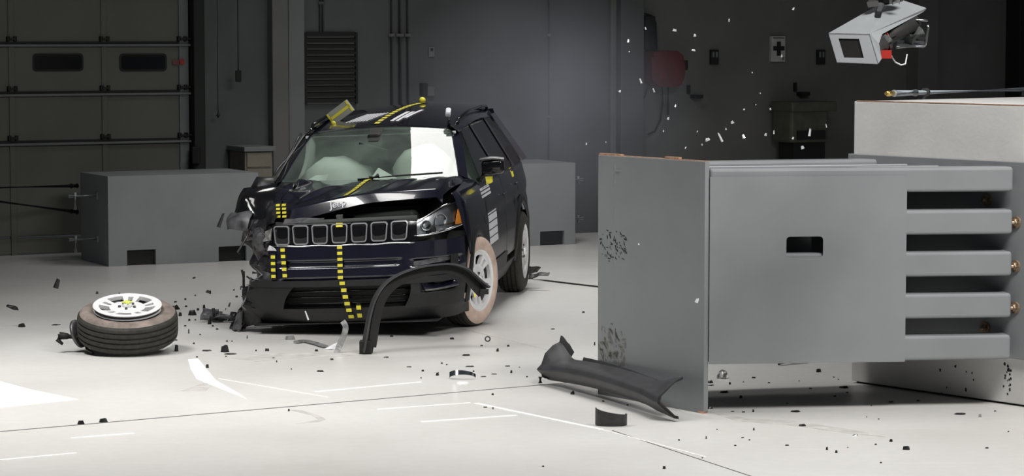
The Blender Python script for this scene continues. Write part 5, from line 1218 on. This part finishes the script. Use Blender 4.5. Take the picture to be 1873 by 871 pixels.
# fragments caught in the air
def fly(px, py, w, h, dep, name, label, group, m, ang=None):
    p = at(px, py, dep); sc = F_PX/dep
    me = random.choice(CH).copy(); me.materials.clear(); me.materials.append(m)
    me.transform(Matrix.Translation((0, 0, -0.5)))
    o = bpy.data.objects.new(name, me); COL.objects.link(o); o.location = p
    o.scale = (w/sc, max(0.012, w/sc*0.5), h/sc); o.rotation_euler = (random.uniform(-0.3, 0.3), random.uniform(-0.4, 0.4) if ang is None else ang, random.uniform(-0.5, 0.5))
    return tag(o, label, 'fragment', group)
G1 = ('tiny bright glass shard flying before the dark wall right of the smoke', 'flying glass shards')
sh = [(1217, 48, 6, 6), (850, 115, 4, 5), (655, 200, 7, 5), (541, 170, 9, 5), (650, 284, 12, 3), (277, 230, 5, 7), (375, 160, 4, 6), (283, 293, 3, 2), (347, 460, 5, 10), (230, 517, 7, 5), (422, 513, 4, 8), (545, 600, 5, 6), (505, 672, 6, 6), (478, 745, 3, 4),
      (868, 695, 8, 6), (933, 775, 7, 8), (1268, 838, 10, 6), (1403, 715, 3, 7), (982, 412, 3, 3), (1028, 530, 3, 3), (1004, 594, 3, 3), (936, 622, 5, 3), (1086, 620, 4, 4), (833, 733, 4, 4), (671, 747, 3, 3), (697, 822, 3, 4), (604, 840, 3, 4), (40, 818, 4, 4), (150, 808, 2, 3),
      (1150, 318, 4, 5), (1105, 750, 4, 8), (1215, 785, 4, 5), (1060, 765, 6, 5)]
for (X, Y, w, h) in sh:
    ORDERED.append((X, fly(1060+X/3.11, Y/3.11, w, h, random.uniform(16.5, 19.5), 'glass_shard', G1[0], G1[1], M['glass_chip']), 'tiny glass shards flying before the dark wall'))
for (X, Y, w, h, a, lb) in ((727, 792, 14, 6, -0.35, 'large oval glass shard flying above the impact plate'), (800, 780, 6, 19, -0.4, 'long slanted glass shard flying above the impact plate'), (1310, 750, 7, 16, 0.15, 'large upright glass shard flying beside the olive machine')):
    fly(1060+X/3.11, Y/3.11, w, h, 17.0, 'glass_shard', lb, None, M['glass_chip'], a)
fly(1275, 549, 10, 10, 15.0, 'glass_shard', 'bright glass shard flying in front of the impact plate edge', None, M['glass_chip'])
fly(1168, 446, 5, 4, 15.3, 'glass_shard', 'tiny bright glass shard in front of the scraped impact plate', None, M['glass_chip'])
fly(561, 577, 5, 18, 18.3, 'glass_shard', 'thin white sliver flying under the front bumper', None, M['glass_chip'], -0.35)
fly(104, 518, 14, 19, 19.5, 'plastic_fragment', 'black fragment flying above the floor at far left', None, M['chip'], 0.3)
fly(22, 561, 31, 6, 19.5, 'plastic_fragment', 'thin black stick flying at the left edge of the view', None, M['chip'], 0.35)
fly(405, 402, 9, 30, 18.8, 'plastic_fragment', 'narrow black fragment flying just left of the crushed corner', None, M['chip'], 0.35)
fly(382, 533, 17, 7, 19.0, 'plastic_fragment', 'black fragment flying above the wreckage left of the bumper', None, M['chip'], 0.35)
fly(217, 543, 14, 20, 19.0, 'plastic_fragment', 'larger black fragment flying right behind the loose wheel', None, M['chip'])
fly(230, 549, 8, 11, 19.0, 'plastic_fragment', 'smaller black fragment flying right behind the loose wheel', None, M['chip'])
A6 = ('tiny black fragment flying low between loose wheel and car', 'flying black fragments')
for q in ((177.6, 535, 6, 6), (250.6, 544, 8, 8), (339, 547, 5, 4), (420, 557, 5, 9), (433, 542, 7, 4), (355, 508, 8, 3), (428, 530, 4, 4), (321, 552, 8, 3), (440, 526, 3, 8), (357, 540, 5, 3), (413, 565, 3, 5)):
    ORDERED.append((q[0], fly(*q, 19.2, 'plastic_fragment', A6[0], A6[1], M['chip']), 'tiny black fragments flying behind the loose wheel'))

order_labels()

# ------------------------------------------------------------------ airbag and tyre smoke drifting behind the car
def smoke(name, c, r, dens, label):
    me = blob((0, 0, 0), r, 3, 0.10, 20, 12)
    o = link(name, me); o.location = c; tag(o, label, 'smoke', None, 'stuff')
    m = bpy.data.materials.new('grey_smoke'); m.use_nodes = True; nt = m.node_tree; nt.nodes.clear()
    out = nt.nodes.new('ShaderNodeOutputMaterial'); pv = nt.nodes.new('ShaderNodeVolumePrincipled'); pv.inputs['Color'].default_value = (0.68, 0.73, 0.86, 1); pv.inputs['Anisotropy'].default_value = 0.1
    tc = nt.nodes.new('ShaderNodeTexCoord'); mp = nt.nodes.new('ShaderNodeMapping'); mp.inputs['Scale'].default_value = (1/r[0], 1/r[1], 1/r[2])
    ln = nt.nodes.new('ShaderNodeVectorMath'); ln.operation = 'LENGTH'; fo = nt.nodes.new('ShaderNodeMapRange')
    fo.inputs['From Min'].default_value = 0.25; fo.inputs['From Max'].default_value = 0.92; fo.inputs['To Min'].default_value = 1; fo.inputs['To Max'].default_value = 0
    nz = nt.nodes.new('ShaderNodeTexNoise'); nz.inputs['Scale'].default_value = 0.9; nz.inputs['Detail'].default_value = 3
    mr = nt.nodes.new('ShaderNodeMapRange'); mr.inputs['From Min'].default_value = 0.35; mr.inputs['From Max'].default_value = 0.7; mr.inputs['To Min'].default_value = 0.25; mr.inputs['To Max'].default_value = 1.2
    mu = nt.nodes.new('ShaderNodeMath'); mu.operation = 'MULTIPLY'; m2 = nt.nodes.new('ShaderNodeMath'); m2.operation = 'MULTIPLY'; m2.inputs[1].default_value = dens
    L = nt.links.new
    L(tc.outputs['Object'], mp.inputs['Vector']); L(mp.outputs['Vector'], ln.inputs[0]); L(ln.outputs['Value'], fo.inputs['Value'])
    L(tc.outputs['Object'], nz.inputs['Vector']); L(nz.outputs['Fac'], mr.inputs['Value']); L(fo.outputs['Result'], mu.inputs[0]); L(mr.outputs['Result'], mu.inputs[1])
    L(mu.outputs['Value'], m2.inputs[0]); L(m2.outputs['Value'], pv.inputs['Density']); L(pv.outputs['Volume'], out.inputs['Volume'])
    me.materials.append(m); return o
smoke('smoke_cloud', (0.25, 23.9, 1.4), (1.75, 1.9, 1.45), 0.20, 'thin grey smoke drifting behind and right of the crashed car')
